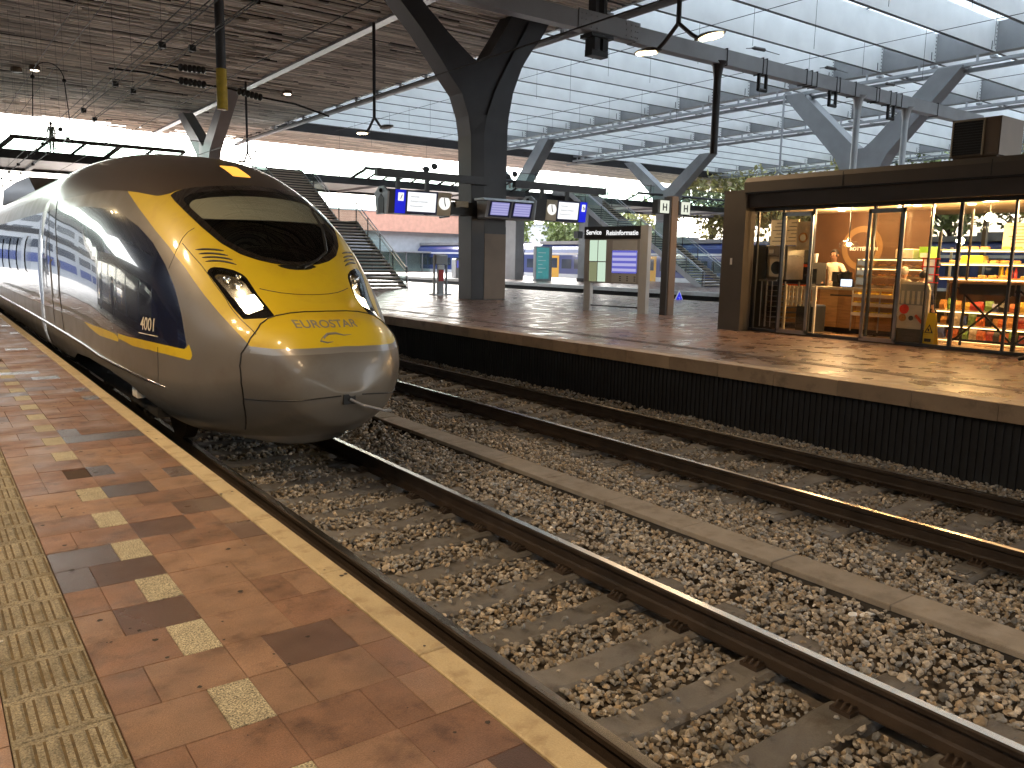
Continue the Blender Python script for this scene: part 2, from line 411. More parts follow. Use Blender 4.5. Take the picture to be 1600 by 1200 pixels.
def kind_of(u0, u1, k, g_):
    if g_: return 'granite'
    if k == 3 and u0 == 1: return 'dark'
    if k == 5 and u0 == 1: return 'dark'
    if k == 6 and u0 == 0: return 'slate'
    if k == 5 and u0 == 0: return 'slate'
    if k == 7 and u0 == 3: return 'dark'
    r = rt.random()
    if k > 9: return 'slate' if r < .08 else ('dark' if r < .13 else ('tan' if r < .45 else 'brown'))
    return 'dark' if r < .055 else ('tan' if r < .55 else 'brown')
ntile = 0
far_tiles = []; far_m = []; far_rows = []
KN = {'brown': 0, 'tan': 1, 'dark': 2, 'slate': 3, 'granite': 4}
for k in range(-3, 150):
    y = 2.295+.275*k
    segs, left = row_pattern(k)
    near_row = k < 20
    for (u0, u1, g_) in segs+[(a, b, None) for a, b, _ in left]:
        kd = kind_of(u0, u1, k, g_ == 'granite')
        if near_row and u0 >= (-3 if k < 6 else -9):
            o = link('tile', tile_mesh(u1-u0, kd), near, (unit(u0), y, rt.uniform(-.0012, .0012))); ntile += 1
            o.rotation_euler = (rt.uniform(-.0035, .0035), rt.uniform(-.0035, .0035), 0)
        else:
            z = rt.uniform(-.0012, .0012)
            far_tiles.append((unit(u0)+.002, unit(u1)-.002, y+.002, y+.273, -.03, z)); far_m.append(KN[kd])
    if near_row: link('tactile_tile', tactile_mesh(), near, (.39-.275, y, 0))
    else:
        far_tiles.append((.117, .388, y+.002, y+.273, -.03, -.002)); far_m.append(5)
        for i in range(4): x = .149+i*.0685; far_tiles.append((x-.014, x+.014, y+.03, y+.245, -.004, .004)); far_m.append(5)
V, Fc = boxes_np(far_tiles)
npmesh('far_tiles', V, Fc, ['tile_brown', 'tile_tan', 'tile_dark', 'tile_slate', 'tile_granite', 'tile_tactile'], near, mi=np.repeat(far_m, 6), kind='stuff')
m = MB(); m.box(-14, .39-UN*13, Y0, Y1, -.03, -.001); m.box(-14, 1.36, 43.6, Y1, -.03, -.0015); m.box(-14, 1.36, Y0, 1.4, -.03, -.0015)
m.build('paving_far', 'tile_far', near)
m = MB(); m.cbox(1.362, XE, .0025, .8975, -.10, .002, .006); es = m.mesh('edge_stone', 'edge_cream')
for i in range(-2, 48):
    o = link('edge_stone', es, near, (0, .59+.9*i, random.uniform(-.0015, .0015)))
m = MB(); m.box(1.362, XE, Y0, .59-1.8, -.10, .002); m.box(1.362, XE, .59+.9*48, Y1, -.10, .002); m.build('edge_strip', 'edge_cream', near)
gm = MB(); rg_ = random.Random(4)
for i in range(110):
    x, y, r_ = rg_.uniform(.40, 1.46), rg_.uniform(1.8, 9.5), rg_.choice([.003, .004, .006, .009, .012])
    q = 9; gm.add([(x+r_*rg_.uniform(.7, 1.2)*cos(2*pi*j/q), y+r_*rg_.uniform(.7, 1.2)*sin(2*pi*j/q), .0034) for j in range(q)], [tuple(range(q))])
gm.build('gum_spots', 'gum', near, kind='stuff')
# small litter on the near platform
m = MB(); m.prism([(0, 0), (.032, .006), (.031, .012), (.001, .007)], .004, .008, axis='z'); o = m.build('paper_scrap', 'offwhite'); o.location = (.12, 3.30, .002)
tagp(o, 'small white paper scrap lying on the ribbed tactile tiles at the left edge', 'litter')
# cigarette butts / specks
# ---- platform opposite and far platform
def platform(name, xa, xb, ya, yb, wallside, copmat, n_stones, y_first, toff):
    p = thing(name, None, None, (0, 0, 0)); p['kind'] = 'structure'
    m = MB(); m.box(xa+.30, xb-.30, ya, yb, -.3, 0.0 if name != 'opposite_platform' else -.010); m.build('bedding', 'tile_opp' if name != 'opposite_platform' else 'joint', p)
    if name == 'opposite_platform':
        B = []; tn = []; ro = random.Random(21); k = 0; y = 0.0
        while y < 52:
            x = xa+.302; step = (k % 2)*.1375
            if step: B.append((x, x+.1345, y+.0015, y+.2735, -.03, ro.uniform(-.0012, .0012))); tn.append(ro.uniform(.8, 1.15)); x += .1375
            while x < xb-.31:
                w_ = .275 if ro.random() < .62 or x+.55 > xb-.31 else .4125
                w_ = min(w_, xb-.302-x)
                B.append((x+.0015, x+w_-.0015, y+.0015, y+.2735, -.03, ro.uniform(-.0012, .0012))); tn.append(ro.choice([.78, .88, .95, 1.0, 1.0, 1.08, 1.18])); x += w_
            y += .275; k += 1
        V, Fc = boxes_np(B); npmesh('paving', V, Fc, 'tile_opposite', p, attr=np.repeat(tn, 8), kind='stuff')
        m = MB(); m.box(xa+.30, xb-.30, ya, -.003, -.03, 0); m.box(xa+.30, xb-.30, 52.255, yb, -.03, 0); m.build('paving_far', 'tile_opp', p)
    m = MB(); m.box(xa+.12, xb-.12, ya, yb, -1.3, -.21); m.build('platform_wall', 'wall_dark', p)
    for side, x0, x1 in (('a', xa, xa+.298), ('b', xb-.298, xb)):
        m = MB(); m.cbox(x0, x1, .003, .949, -.20, .001, .008); me = m.mesh('coping_stone', copmat)
        for i in range(n_stones):
            link('coping_stone', me, p, (0, y_first+.952*i, random.uniform(-.002, .002)))
        m = MB(); m.box(x0, x1, ya, y_first-.002, -.20, .001); m.box(x0, x1, y_first+.952*n_stones+.002, yb, -.20, .001); m.build('coping_end', copmat, p)
    # ribbed cladding of the wall
    for x, s in ((xa+.118, -1), (xb-.118, 1)):
        B = []
        yy = ya if ya > -6 else -6
        y = yy
        while y < 48: B.append((min(x, x+s*.022), max(x, x+s*.022), y, y+.035, -1.2, -.215)); y += .085
        V, Fc = boxes_np(B); npmesh('wall_rib', V, Fc, 'wall_dark', p, kind='stuff')
    return p
# paving of the platforms seen at a flat angle: brick pattern material
def paving_mat(name, c1, c2, rough):
    m, n, out = newmat(name); N, L = n.nodes, n.links
    p = N.new('ShaderNodeBsdfPrincipled'); L.new(p.outputs[0], out.inputs[0])
    ge = N.new('ShaderNodeNewGeometry'); mp = N.new('ShaderNodeMapping'); mp.inputs['Rotation'].default_value = (0, 0, 0); L.new(ge.outputs['Position'], mp.inputs[0])
    br = N.new('ShaderNodeTexBrick'); L.new(mp.outputs[0], br.inputs['Vector']); br.inputs['Scale'].default_value = 1
    br.inputs['Brick Width'].default_value = .275; br.inputs['Row Height'].default_value = .275; br.inputs['Mortar Size'].default_value = .005; br.offset = .5
    br.inputs['Color1'].default_value = (*c1, 1); br.inputs['Color2'].default_value = (*c2, 1); br.inputs['Mortar'].default_value = (.085, .05, .038, 1); br.inputs['Bias'].default_value = -.2
    nz = N.new('ShaderNodeTexNoise'); nz.inputs['Scale'].default_value = .9; nz.inputs['Detail'].default_value = 8; L.new(ge.outputs['Position'], nz.inputs[0])
    r = N.new('ShaderNodeMapRange'); r.inputs['From Min'].default_value = .3; r.inputs['From Max'].default_value = .7; r.inputs['To Min'].default_value = .7; r.inputs['To Max'].default_value = 1.25; L.new(nz.outputs[0], r.inputs[0])
    v = N.new('ShaderNodeVectorMath'); v.operation = 'SCALE'; L.new(br.outputs['Color'], v.inputs[0]); L.new(r.outputs[0], v.inputs['Scale']); L.new(v.outputs[0], p.inputs['Base Color'])
    r2 = N.new('ShaderNodeMapRange'); r2.inputs['From Min'].default_value = .35; r2.inputs['From Max'].default_value = .65; r2.inputs['To Min'].default_value = rough-.1; r2.inputs['To Max'].default_value = rough+.14
    nz2 = N.new('ShaderNodeTexNoise'); nz2.inputs['Scale'].default_value = 2.5; nz2.inputs['Detail'].default_value = 6; L.new(ge.outputs['Position'], nz2.inputs[0]); L.new(nz2.outputs[0], r2.inputs[0]); L.new(r2.outputs[0], p.inputs['Roughness'])
    vor = N.new('ShaderNodeTexVoronoi'); vor.inputs['Scale'].default_value = 3.63; L.new(ge.outputs['Position'], vor.inputs['Vector'])
    b = N.new('ShaderNodeBump'); b.inputs['Strength'].default_value = .12; b.inputs['Distance'].default_value = .003; L.new(br.outputs['Fac'], b.inputs['Height']); b.invert = True
    b2 = N.new('ShaderNodeBump'); b2.inputs['Strength'].default_value = .12; b2.inputs['Distance'].default_value = .01; L.new(nz2.outputs[0], b2.inputs['Height']); L.new(b.outputs[0], p.inputs['Normal'])
    return m
paving_mat('tile_opp', (.145, .084, .062), (.118, .068, .05), .34)
opp = platform('opposite_platform', XO, XO2, YR, Y1, 'both', 'coping', 62, .005, 0)
# ribbed guide strip and joint band behind the coping
gs = MB()
for i in range(5): gs.box(XO+1.12+i*.05, XO+1.145+i*.05, Y0, 60, .001, .006)
gs.build('guide_strip', 'tile_dark', opp)
farp = platform('far_platform', XF, XF2, Y0, Y1, 'both', 'coping_pale', 70, 4.0, 0)

# ---- tracks
BED = -1.005
def rail_profile():
    return [(-.075, -.172), (.075, -.172), (.075, -.160), (.018, -.142), (.009, -.125), (.009, -.05), (.034, -.038), (.036, -.010), (.028, -.001), (-.028, -.001), (-.036, -.010), (-.034, -.038), (-.009, -.05), (-.009, -.125), (-.018, -.142), (-.075, -.160)]
def make_track(name, xc, ya, yb, nsl, y_first, detail=True):
    t = thing(name, None, None, (xc, 0, 0)); t['kind'] = 'structure'
    m = MB(); m.prism([(x, ZR+z) for x, z in rail_profile()], ya, yb, axis='y')
    # running band polished
    me = m.mesh('rail', ['rail_side', 'rail_top'])
    for p in me.polygons:
        if abs(p.normal.z) > .7 and p.center.z > ZR-.012: p.material_index = 1
    for s in (-1, 1): link('rail', me, t, (xc+s*.7535, 0, 0))
    # sleeper: raised ends, sagging waist
    prof = [(-1.26, -.02), (-1.24, 0), (-.50, 0), (-.38, -.022), (0, -.03), (.38, -.022), (.50, 0), (1.24, 0), (1.26, -.02), (1.26, -.2), (-1.26, -.2)]
    m = MB(); zt = ZR-.178
    n = len(prof)
    vs = []
    for (yy, sh) in ((-.125, -.02), (-.10, 0), (.10, 0), (.125, -.02)):
        vs += [(x, yy, zt+z+(sh if z > -.15 else 0)) for x, z in prof]
    fs = [(j*n+i, j*n+(i+1) % n, (j+1)*n+(i+1) % n, (j+1)*n+i) for j in range(3) for i in range(n-1)]+[tuple(range(n-1, -1, -1)), tuple(range(3*n, 4*n))]
    m.add(vs, fs)
    for s in (-1, 1):     # recessed maker's pad at each end
        m.box(s*1.10-.06, s*1.10+.06, -.05, .05, zt+.0005, zt+.006)
    sm = m.mesh('sleeper', 'sleeper')
    c = MB()
    for s in (-1, 1):
        for e in (-1, 1):
            x = s*.7535+e*.115
            c.box(x-.045, x+.045, -.06, .06, zt, zt+.022)
            for q in (-.04, 0, .04): c.tube([(x+e*.03, q, zt+.02), (x, q, zt+.045), (x-e*.045, q, zt+.03)], .008, 5)
    cm = c.mesh('rail_clip', 'clip_steel')
    for i in range(nsl):
        y = y_first+.585*i
        o = link('sleeper', sm, t, (xc+random.uniform(-.01, .01), y, random.uniform(-.004, .003)), rz=random.uniform(-.008, .008))
        if i < 28 and detail:
            q = D.objects.new('rail_clip', cm); COL.objects.link(q); q.parent = o
    return t
make_track('near_track', XT1, Y0, Y1, 70, 1.0+.0)
make_track('second_track', XT2, Y0, Y1, 60, 2.2)
make_track('third_track', XT3, Y0, Y1, 20, 22, False)
make_track('fourth_track', XT4, Y0, Y1, 20, 22, False)
bed = MB()
bed.box(1.18, XO+.13, YR, Y1, -1.25, BED-.02); bed.box(XO2-.13, XF+.13, Y0, Y1, -1.25, BED+.03); bed.box(XF2-.1, 60, Y0, Y1, -1.25, BED+.03); bed.box(-30, -13.5, Y0, Y1, -1.25, BED+.03)
bed.build('ballast_bed', 'ballast_bed', kind='structure')
# cable trough between the tracks
ct = thing('cable_trough', None, None, (5.36, 0, 0)); ct['kind'] = 'structure'
m = MB(); m.box(5.215, 5.505, Y0, Y1, -1.1, -.905); m.build('trough_body', 'concrete_dark', ct)
m = MB(); m.cbox(-.163, .163, .004, .950, -.905, -.862, .006); lid = m.mesh('trough_lid', 'concrete_slab')
for i in range(0, 44): link('trough_lid', lid, ct, (5.36+random.uniform(-.006, .006), .765+.955*i, random.uniform(-.004, .004)), rz=random.uniform(-.004, .004))

# ---- ballast stones
def stone_variants(n=14):
    bm = bmesh.new(); bmesh.ops.create_icosphere(bm, subdivisions=1, radius=1.0)
    base = np.array([v.co[:] for v in bm.verts]); bm.verts.ensure_lookup_table()
    Fc = np.array([[v.index for v in f.verts] for f in bm.faces]); bm.free()
    out = []
    for i in range(n):
        v = base*RNG.uniform(.62, 1.18, (len(base), 1)); v = v*np.array([1.15, .9, .62])*RNG.uniform(.85, 1.15, 3)
        # chop with random planes for angular faces
        for _ in range(3):
            nrm = RNG.normal(size=3); nrm /= np.linalg.norm(nrm); dd = v@nrm; lim = RNG.uniform(.5, .8); v = v-np.outer(np.maximum(dd-lim, 0), nrm)
        out.append(v)
    return out, Fc
SV, SF = stone_variants()
def height(x, y):
    """surface of the ballast"""
    z = np.full_like(x, BED)
    for xc in (XT1, XT2):
        d = np.abs(x-xc)
        z = np.where(d < .62, -.976, z)
        z = np.where((d > .84) & (d < 1.45), -.975, z)
    z = np.where((x > 4.55) & (x < 6.2), -.925, z)
    z = np.where((x > 4.3) & (x <= 4.55), -.95, z)
    z = np.where((x > 8.9), -.93, z)
    return z+.018*np.sin(x*3.1+y*1.7)*np.cos(y*2.3-x)
def scatter(name, n, xr, yr, smin, smax):
    x = RNG.uniform(*xr, n); y = RNG.uniform(*yr, n)
    keep = ~((x > 5.17) & (x < 5.55))
    for xc in (XT1, XT2):
        for s in (-1, 1): keep &= np.abs(x-(xc+s*.7535)) > .075
    # visible wedge only: beyond the frame on the left nothing is laid at close range
    keep &= (x > 1.25)
    x, y = x[keep], y[keep]
    # thin the stones out where the sleepers lie bare
    bare = np.zeros(len(x), bool)
    for xc, yf in ((XT1, 1.0), (XT2, 2.2)):
        ph = np.abs((y-yf+.2925) % .585-.2925)
        on = (ph < .104) & (np.abs(x-xc) < 1.23)
        bare |= on & (RNG.random(len(x)) < np.where(np.abs(x-xc) < .45, .93, .975))
    x, y = x[~bare], y[~bare]
    n = len(x); s = RNG.uniform(smin, smax, n)*np.where(RNG.random(n) < .12, 1.35, 1)
    onsl = np.zeros(n, bool)
    for xc, yf in ((XT1, 1.0), (XT2, 2.2)):
        ph = np.abs((y-yf+.2925) % .585-.2925); onsl |= (ph < .105) & (np.abs(x-xc) < 1.26)
    z = height(x, y)+RNG.uniform(-.022, .022, n); z = np.where(onsl, ZR-.178+s*.35, z)
    a = RNG.uniform(0, 2*pi, n); tx = RNG.normal(0, .45, n); ty = RNG.normal(0, .45, n)
    var = RNG.integers(0, len(SV), n); S = np.stack(SV)[var]*s[:, None, None]
    ca, sa = np.cos(a)[:, None], np.sin(a)[:, None]; ct_, st_ = np.cos(tx)[:, None], np.sin(tx)[:, None]; cy, sy = np.cos(ty)[:, None], np.sin(ty)[:, None]
    X, Y, Z = S[..., 0], S[..., 1], S[..., 2]
    Y, Z = Y*ct_-Z*st_, Y*st_+Z*ct_; X, Z = X*cy+Z*sy, -X*sy+Z*cy; X, Y = X*ca-Y*sa, X*sa+Y*ca
    V = np.stack([X+x[:, None], Y+y[:, None], Z+z[:, None]], -1).reshape(-1, 3)
    Fc = (SF[None]+12*np.arange(n)[:, None, None]).reshape(-1, 3)
    tone = RNG.choice([.5, .68, .85, 1.0, 1.2, 1.6], n, p=[.14, .22, .26, .20, .13, .05])*RNG.uniform(.85, 1.15, n)
    # rust and brake dust darken the stones close to the rails
    dr = np.full(n, 9.)
    for xc in (XT1, XT2): dr = np.minimum(dr, np.abs(np.abs(x-xc)-.7535))
    tone *= np.where(dr < .5, .55+.9*dr, 1.0)
    tone *= np.where(np.minimum(np.abs(x-XT1), np.abs(x-XT2)) < .22, .80, 1.0)
    npmesh(name, V, Fc, ['ballast', 'ballast_ochre', 'ballast_grey'], attr=np.repeat(tone, 12), mi=np.repeat(RNG.choice(3, n, p=[.58, .20, .22]), 20), kind='stuff', label=None)
def ballast(name, n, xr, yr, a, b):
    scatter(name, n, xr, yr, a, b)
ballast('ballast_stones', 62000, (1.3, 9.4), (1.2, 9.0), .015, .028)
ballast('ballast_stones', 26000, (1.3, 9.4), (9.0, 18.0), .021, .035)
ballast('ballast_stones', 9000, (1.3, 9.4), (18.0, 34.0), .036, .055)
# litter on the ballast
m = MB(); m.ball((4.92, 2.78, -.90), .035, 8, 6, sc=(1.2, .8, .4)); m.ball((4.99, 2.74, -.905), .03, 8, 6, sc=(1.6, .7, .35)); m.tube([(5.0, 2.73, -.9), (5.06, 2.70, -.905)], [.018, .004], 6)
m.build('crumpled_tissue', 'white', smooth=True, label='crumpled white tissue lying on the ballast between the near rail and the slab strip', cat='litter')

# ================================================================== ROOF
RZ = 10.0
XA = 14.13
roof = thing('wooden_ceiling', 'ceiling of long brown timber slats over the tracks', 'ceiling', (3, 20, RZ)); 
def zwood(x, y): return RZ+.22*math.exp(-((x-8.5)/3.5)**2)-.12*math.exp(-((x-14)/2.5)**2)
B = []; tone = []
rr = random.Random(3)
y = Y0
while y < 63.0:
    pitch_ = .115 if y < 45 else .14
    x = -13.0+rr.uniform(0, 2)
    while x < 19.9:
        L_ = rr.uniform(1.6, 5.2); x1 = min(x+L_, 19.93)
        if not (XA-.05 < x < XA+.4):
            z = zwood((x+x1)/2, y)+rr.choice([0, -.03, -.012, .02])
            za = zwood(x, y); zb = zwood(x1, y)
            if rr.random() > .035: B.append((x, x1, y, y+pitch_-.045, z, z+.05)); tone.append(rr.choice([.55, .7, .85, .95, 1.0, 1.1, 1.25]))
        x = x1+.01
    y += pitch_
V, Fc = boxes_np(B); npmesh('ceiling_slat', V, Fc, 'wood_slat', roof, attr=np.repeat(tone, 8), kind='stuff')
m = MB(); m.box(-13.2, 19.95, Y0, 63, RZ+.34, RZ+1.7); m.box(-13.2, 19.95, YR, Y0, RZ, RZ+1.7); m.build('roof_deck', 'roof_dark', roof)
m = MB(); m.box(19.93, 20.05, Y0, 55.7, RZ-.02, 11.66); m.build('edge_fascia', 'steel_light', roof)
m = MB(); m.box(XA, XA+.36, Y0, 62.9, RZ-.16, RZ-.10); m.box(XA-.06, XA, Y0, 62.9, RZ-.20, RZ+.1); m.build('gutter_channel', 'steel_light', roof)
# end band of slats beyond the glass
roof2 = thing('end_ceiling', 'narrow band of timber slats closing the far end of the glass roof', 'ceiling', (50, 59, RZ))
B = []; tone = []
y = 55.9
while y < 63:
    x = 20.0+rr.uniform(0, 1)
    while x < 100:
        x1 = min(x+rr.uniform(1.5, 5), 100); z = RZ+.05+rr.choice([0, -.012, .015]); B.append((x, x1, y, y+.10, z, z+.05)); tone.append(rr.choice([.6, .8, 1, 1.2])); x = x1+.01
    y += .14
V, Fc = boxes_np(B); npmesh('ceiling_slat', V, Fc, 'wood_slat', roof2, attr=np.repeat(tone, 8), kind='stuff')
m = MB(); m.box(20.0, 100, 55.72, 63, RZ+.12, RZ+1.8); m.build('roof_deck', 'roof_dark', roof2)
m = MB(); m.box(20.06, 100, 55.58, 55.70, RZ-.02, 11.7); m.build('edge_beam', 'steel_dark', roof2)
# ceiling downlights
for (x, y, on, lab) in ((5.12, 45.3, 1, 'lit round downlight hanging under the timber ceiling at far left'), (16.3, 42.6, 1, 'lit round downlight under the timber ceiling right of the yellow topped mast'), (4.47, 46.3, 0, 'dark unlit downlight hanging beside the lit one at far left')):
    t = thing('ceiling_downlight', lab, 'downlight', (x, y, RZ-.05), 'ceiling downlights')
    m = MB(); m.lathe([(.20, 0), (.24, -.05), (.24, -.20), (.20, -.22)], (x, y, RZ+.02), 16); m.build('housing', 'steel_brown', t, smooth=False)
    m = MB(); m.lathe([(.17, -.215), (.17, -.235)], (x, y, RZ+.02), 16); m.build('lens', 'downlight_on' if on else 'steel_dark', t)
# ---- glass roof
m = MB(); m.box(-46, -30.5, YR, 63, RZ, RZ+1.7); m.box(-30.5, -13.2, YR, Y0, RZ+.5, RZ+1.7); m.box(-46, -45.5, YR, 63, -1.2, RZ); lw_ = m.build('side_roof', 'roof_dark'); tagp(lw_, 'dark roof and side wall of the hall left of the near platform', 'roof')  # added out of view to keep white sky off the train side
groof = thing('glass_roof', 'long glass roof with deep white fins and pale panels above the platforms', 'roof', (40, 16, 11))
FY = [16.9+2.5*k for k in range(-12, 16)]
bays = [(20.06, 37.0), (37.5, 46.8), (47.3, 64.5), (65.0, 84.0)]
npanel = 0; rest = []; lines = []
def fin_mesh(w_):
    m = MB(); m.box(0, w_, -.05, .05, 10.43, 11.62, 0)
    m.box(0, w_, -.058, .058, 10.405, 10.43, 1)
    m.box(-.0, .14, -.075, -.051, 10.43, 11.6, 2); m.box(w_-.15, w_, -.075, -.051, 10.43, 11.6, 2)
    for i in range(7):
        z = 10.52+i*.15
        m.box(w_-.10, w_-.05, -.085, -.0751, z, z+.05, 3)
    m.box(w_-.35, w_-.32, -.07, -.052, 10.46, 10.8, 3)
    return m.mesh('roof_fin', ['fin_white', 'steel_dark', 'fin_white', 'steel_dark'])
for b, (xa, xb) in enumerate(bays):
    fm = fin_mesh(xb-xa)
    npn = max(2, round((xb-xa)/5.6)); pw = (xb-xa)/npn
    pm = MB(); pm.box(.005, pw-.005, .003, 2.497, 11.625, 11.645); pm_ = pm.mesh('glass_panel', 'roof_glass')
    for fy in FY:
        link('roof_fin', fm, groof, (xa, fy, 0))
        for i in range(npn):
            px = xa+i*pw
            if b < 2 and fy > 2 and npanel < 280: link('glass_panel', pm_, groof, (px, fy, 0)); npanel += 1
            else: rest.append((px+.005, px+pw-.005, fy+.003, fy+2.497, 11.625, 11.645))
            lines.append((px-.022, px+.022, fy+.055, fy+2.44, 11.59, 11.70))
    # thin tie wires

for fy in FY:
    for i in range(3): rest.append((-30.3+i*5.7, -24.7+i*5.7, fy+.06, fy+2.44, 11.70, 11.72))
    lines.append((-30.4, -13.3, fy-.05, fy+.05, 10.43, 11.62))
V, Fc = boxes_np(rest); npmesh('glass_panels_rest', V, Fc, 'roof_glass', groof, kind='stuff')
V, Fc = boxes_np(lines); npmesh('glazing_bars', V, Fc, 'steel_dark', groof, kind='stuff')
m = MB()

gx = [(37.0, 37.45), (46.85, 47.25), (64.55, 64.95)]
for x0, x1 in gx: m.box(x0+.01, x1, Y0, 55.6, 10.42, 11.68)
m.build('girder', 'steel_mid', groof)
for x0, x1 in gx:
    m = MB(); m.box(x0-.05, x0+.13, Y0, 57, 10.02, 10.16); m.box(x0+.45, x0+.60, Y0, 57, 9.86, 10.02)
    for fy in FY: m.box(x0+.0, x0+.06, fy+.6, fy+.68, 10.16, 10.42); m.box(x0+.14, x0+.45, fy+1.2, fy+1.3, 9.96, 10.04); m.box(x0-.1, x0+.2, fy-.1, fy+.1, 10.2, 10.3)
    m.build('gutter_rail', 'steel_light', groof)
# pipe along the timber edge
m = MB(); m.tube([(19.9, Y0, 9.62), (19.9, 62.8, 9.62)], .11, 10)
for fy in FY: m.box(19.85, 19.95, fy, fy+.1, 9.7, 10.02); m.box(19.7, 20.1, fy-.02, fy+.22, 9.88, 9.93)
m.build('edge_pipe', 'steel_mid', thing('roof_edge_pipe', 'long grey steel pipe running along the edge of the timber ceiling', 'pipe', (19.9, 16, 9.6)), smooth=False)
# tie wires in the glass bays
m = MB()
for fy in FY[6:]:
    for xx in (24.5, 31.5):
        m.tube([(xx, fy, 10.42), (xx, fy, 8.9+.4*sin(fy))], .008, 4)
for xx in (24.5, 31.5, 41): m.tube([(xx, Y0, 10.2), (xx, 55, 10.2)], .012, 4)
m.build('tie_wires', 'wire', groof, kind='stuff')

# ---- branching steel columns
def fork_x(name, label, cx, cy, xl, xr, zt):
    """column whose two arms spread across the tracks"""
    t = thing(name, label, 'column', (cx, cy, 0), 'branching steel roof columns')
    # outline (x,z) of front plate
    L = [(-1.06, 0), (-1.10, 3.76), (-1.14, 5.71), (-1.25, 6.34), (-1.52, 7.04), (-1.98, 7.54), (-2.36, 8.02), (-3.1, 8.85), (-4.05, 9.75), (-3.1, 9.75), (-2.12, 8.95), (-1.06, 8.23), (-.83, 8.22), (-.4, 8.45), (.1, 9.19), (.66, 10.1), (2.30, 10.1), (1.8, 9.32), (1.32, 8.74), (.88, 8.02), (.58, 7.21), (.42, 6.31), (.40, 4.76), (.42, 0)]
    P_ = [(cx+a, b) for a, b in L]
    m = MB()
    y0, y1 = cy-.42, cy+.42
    n = len(P_)
    # stem front folded: two planes meeting in a crease
    m.prism(P_, y0, y1, axis='y', mi=0)
    o = m.build('trunk', ['steel_dark', 'steel_brown'], t)
    bm = bmesh.new(); bm.from_mesh(o.data); bmesh.ops.triangulate(bm, faces=[f for f in bm.faces if len(f.verts) > 4]); bm.to_mesh(o.data); bm.free()
    # raised front plate (folded) catching light
    m = MB(); crease = [(-.58, 0), (-.62, 3.8), (-.66, 5.75), (-.54, 6.41), (-.20, 7.31), (.33, 8.25), (1.33, 10.0)]
    R_ = [(.41, 0), (.39, 4.0), (.40, 5.9), (.44, 6.41), (.62, 7.31), (1.0, 8.25), (2.2, 10.0)]
    Lf = [(-1.05, 0), (-1.09, 3.8), (-1.12, 5.75), (-1.24, 6.41), (-1.30, 7.0), (-.4, 8.3)]
    for i in range(6):
        a, b = crease[i], crease[i+1]; c_, d_ = R_[i+1], R_[i]
        m.add([(cx+a[0], y0-.09, a[1]), (cx+b[0], y0-.09, b[1]), (cx+c_[0], y0-.012, c_[1]), (cx+d_[0], y0-.012, d_[1])], [(0, 3, 2, 1)])
        a2, b2 = Lf[min(i, 4)], Lf[min(i+1, 5)]
        if i < 3: m.add([(cx+a2[0], y0-.012, a2[1]), (cx+b2[0], y0-.012, b2[1]), (cx+b[0], y0-.09, b[1]), (cx+a[0], y0-.09, a[1])], [(0, 3, 2, 1)])
    m.build('folded_plate', 'steel_dark', t)
    def clad(z0, z1, o_, nm, mt):
        m = MB(); a_, b_ = cx-.575, cx+.405; m.add([(a_, y0-.09-o_, z0), (b_, y0-.012-o_, z0), (b_, y0-.012-o_, z1), (a_, y0-.09-o_, z1), (a_, y0-.088, z0), (b_, y0-.010, z0), (b_, y0-.010, z1), (a_, y0-.088, z1)], [(0, 1, 2, 3), (3, 2, 6, 7), (0, 4, 5, 1), (0, 3, 7, 4), (1, 5, 6, 2)]); m.build(nm, mt, t)
    clad(.02, 2.35, .014, 'base_cladding', 'steel_brown')
    clad(2.36, 2.62, .010, 'cladding_band', 'steel_dark')
    return t
def fork_y(label, cx, yc, ya, yb, zt, zc=6.2, w_=.7, bot=0):
    t = thing('branching_column', label, 'column', (cx, yc, 0), 'branching steel roof columns')
    m = MB()
    k = .75
    P_ = [(yc-k, bot), (yc-k, zc-1.6), (yc-k-.12, zc-.8), (yc-k-.6, zc+.1), (ya-.55, zt), (ya+.55, zt), (yc-.55, zc+.75), (yc-.15, zc+.45), (yc+.15, zc+.45), (yc+.55, zc+.75), (yb-.55, zt), (yb+.55, zt), (yc+k+.6, zc+.1), (yc+k+.12, zc-.8), (yc+k, zc-1.6), (yc+k, bot)]
    m.prism(P_, cx-w_/2, cx+w_/2, axis='x'); o = m.build('trunk', 'steel_mid', t)
    bm = bmesh.new(); bm.from_mesh(o.data); bmesh.ops.triangulate(bm, faces=[f for f in bm.faces if len(f.verts) > 4]); bm.to_mesh(o.data); bm.free()
    return t
fork_x('branching_column', 'dark forked steel column with a brown base plate, standing on the opposite platform', 17.0, 24.75, 13.6, 18.9, 9.95)
fork_y('grey forked steel column rising behind the lit kiosk', 37.3, 22.5, 18.6, 26.5, 10.1, 6.6, .8)
fork_y('grey sloping column arm right of the dark forked column', 37.3, 51.0, 47.1, 55.3, 10.1, 6.6, .8)
fork_y('forked column above the platform signs marked H, beyond the stairs', 50.2, 47.5, 43.3, 51.7, 9.9, 6.9, .8)
fork_y('pale forked column seen behind the roof of the train', 13.7, 48.0, 43.7, 52.4, 9.75, 7.0, .62)
fork_x('branching_column', 'dark forked steel column out on the near platform, mirrored in the side of the train', -6.2, 20.75, -9.6, -3.9, 9.95)
# ================================================================== HIGH SPEED TRAIN
XC = XT1
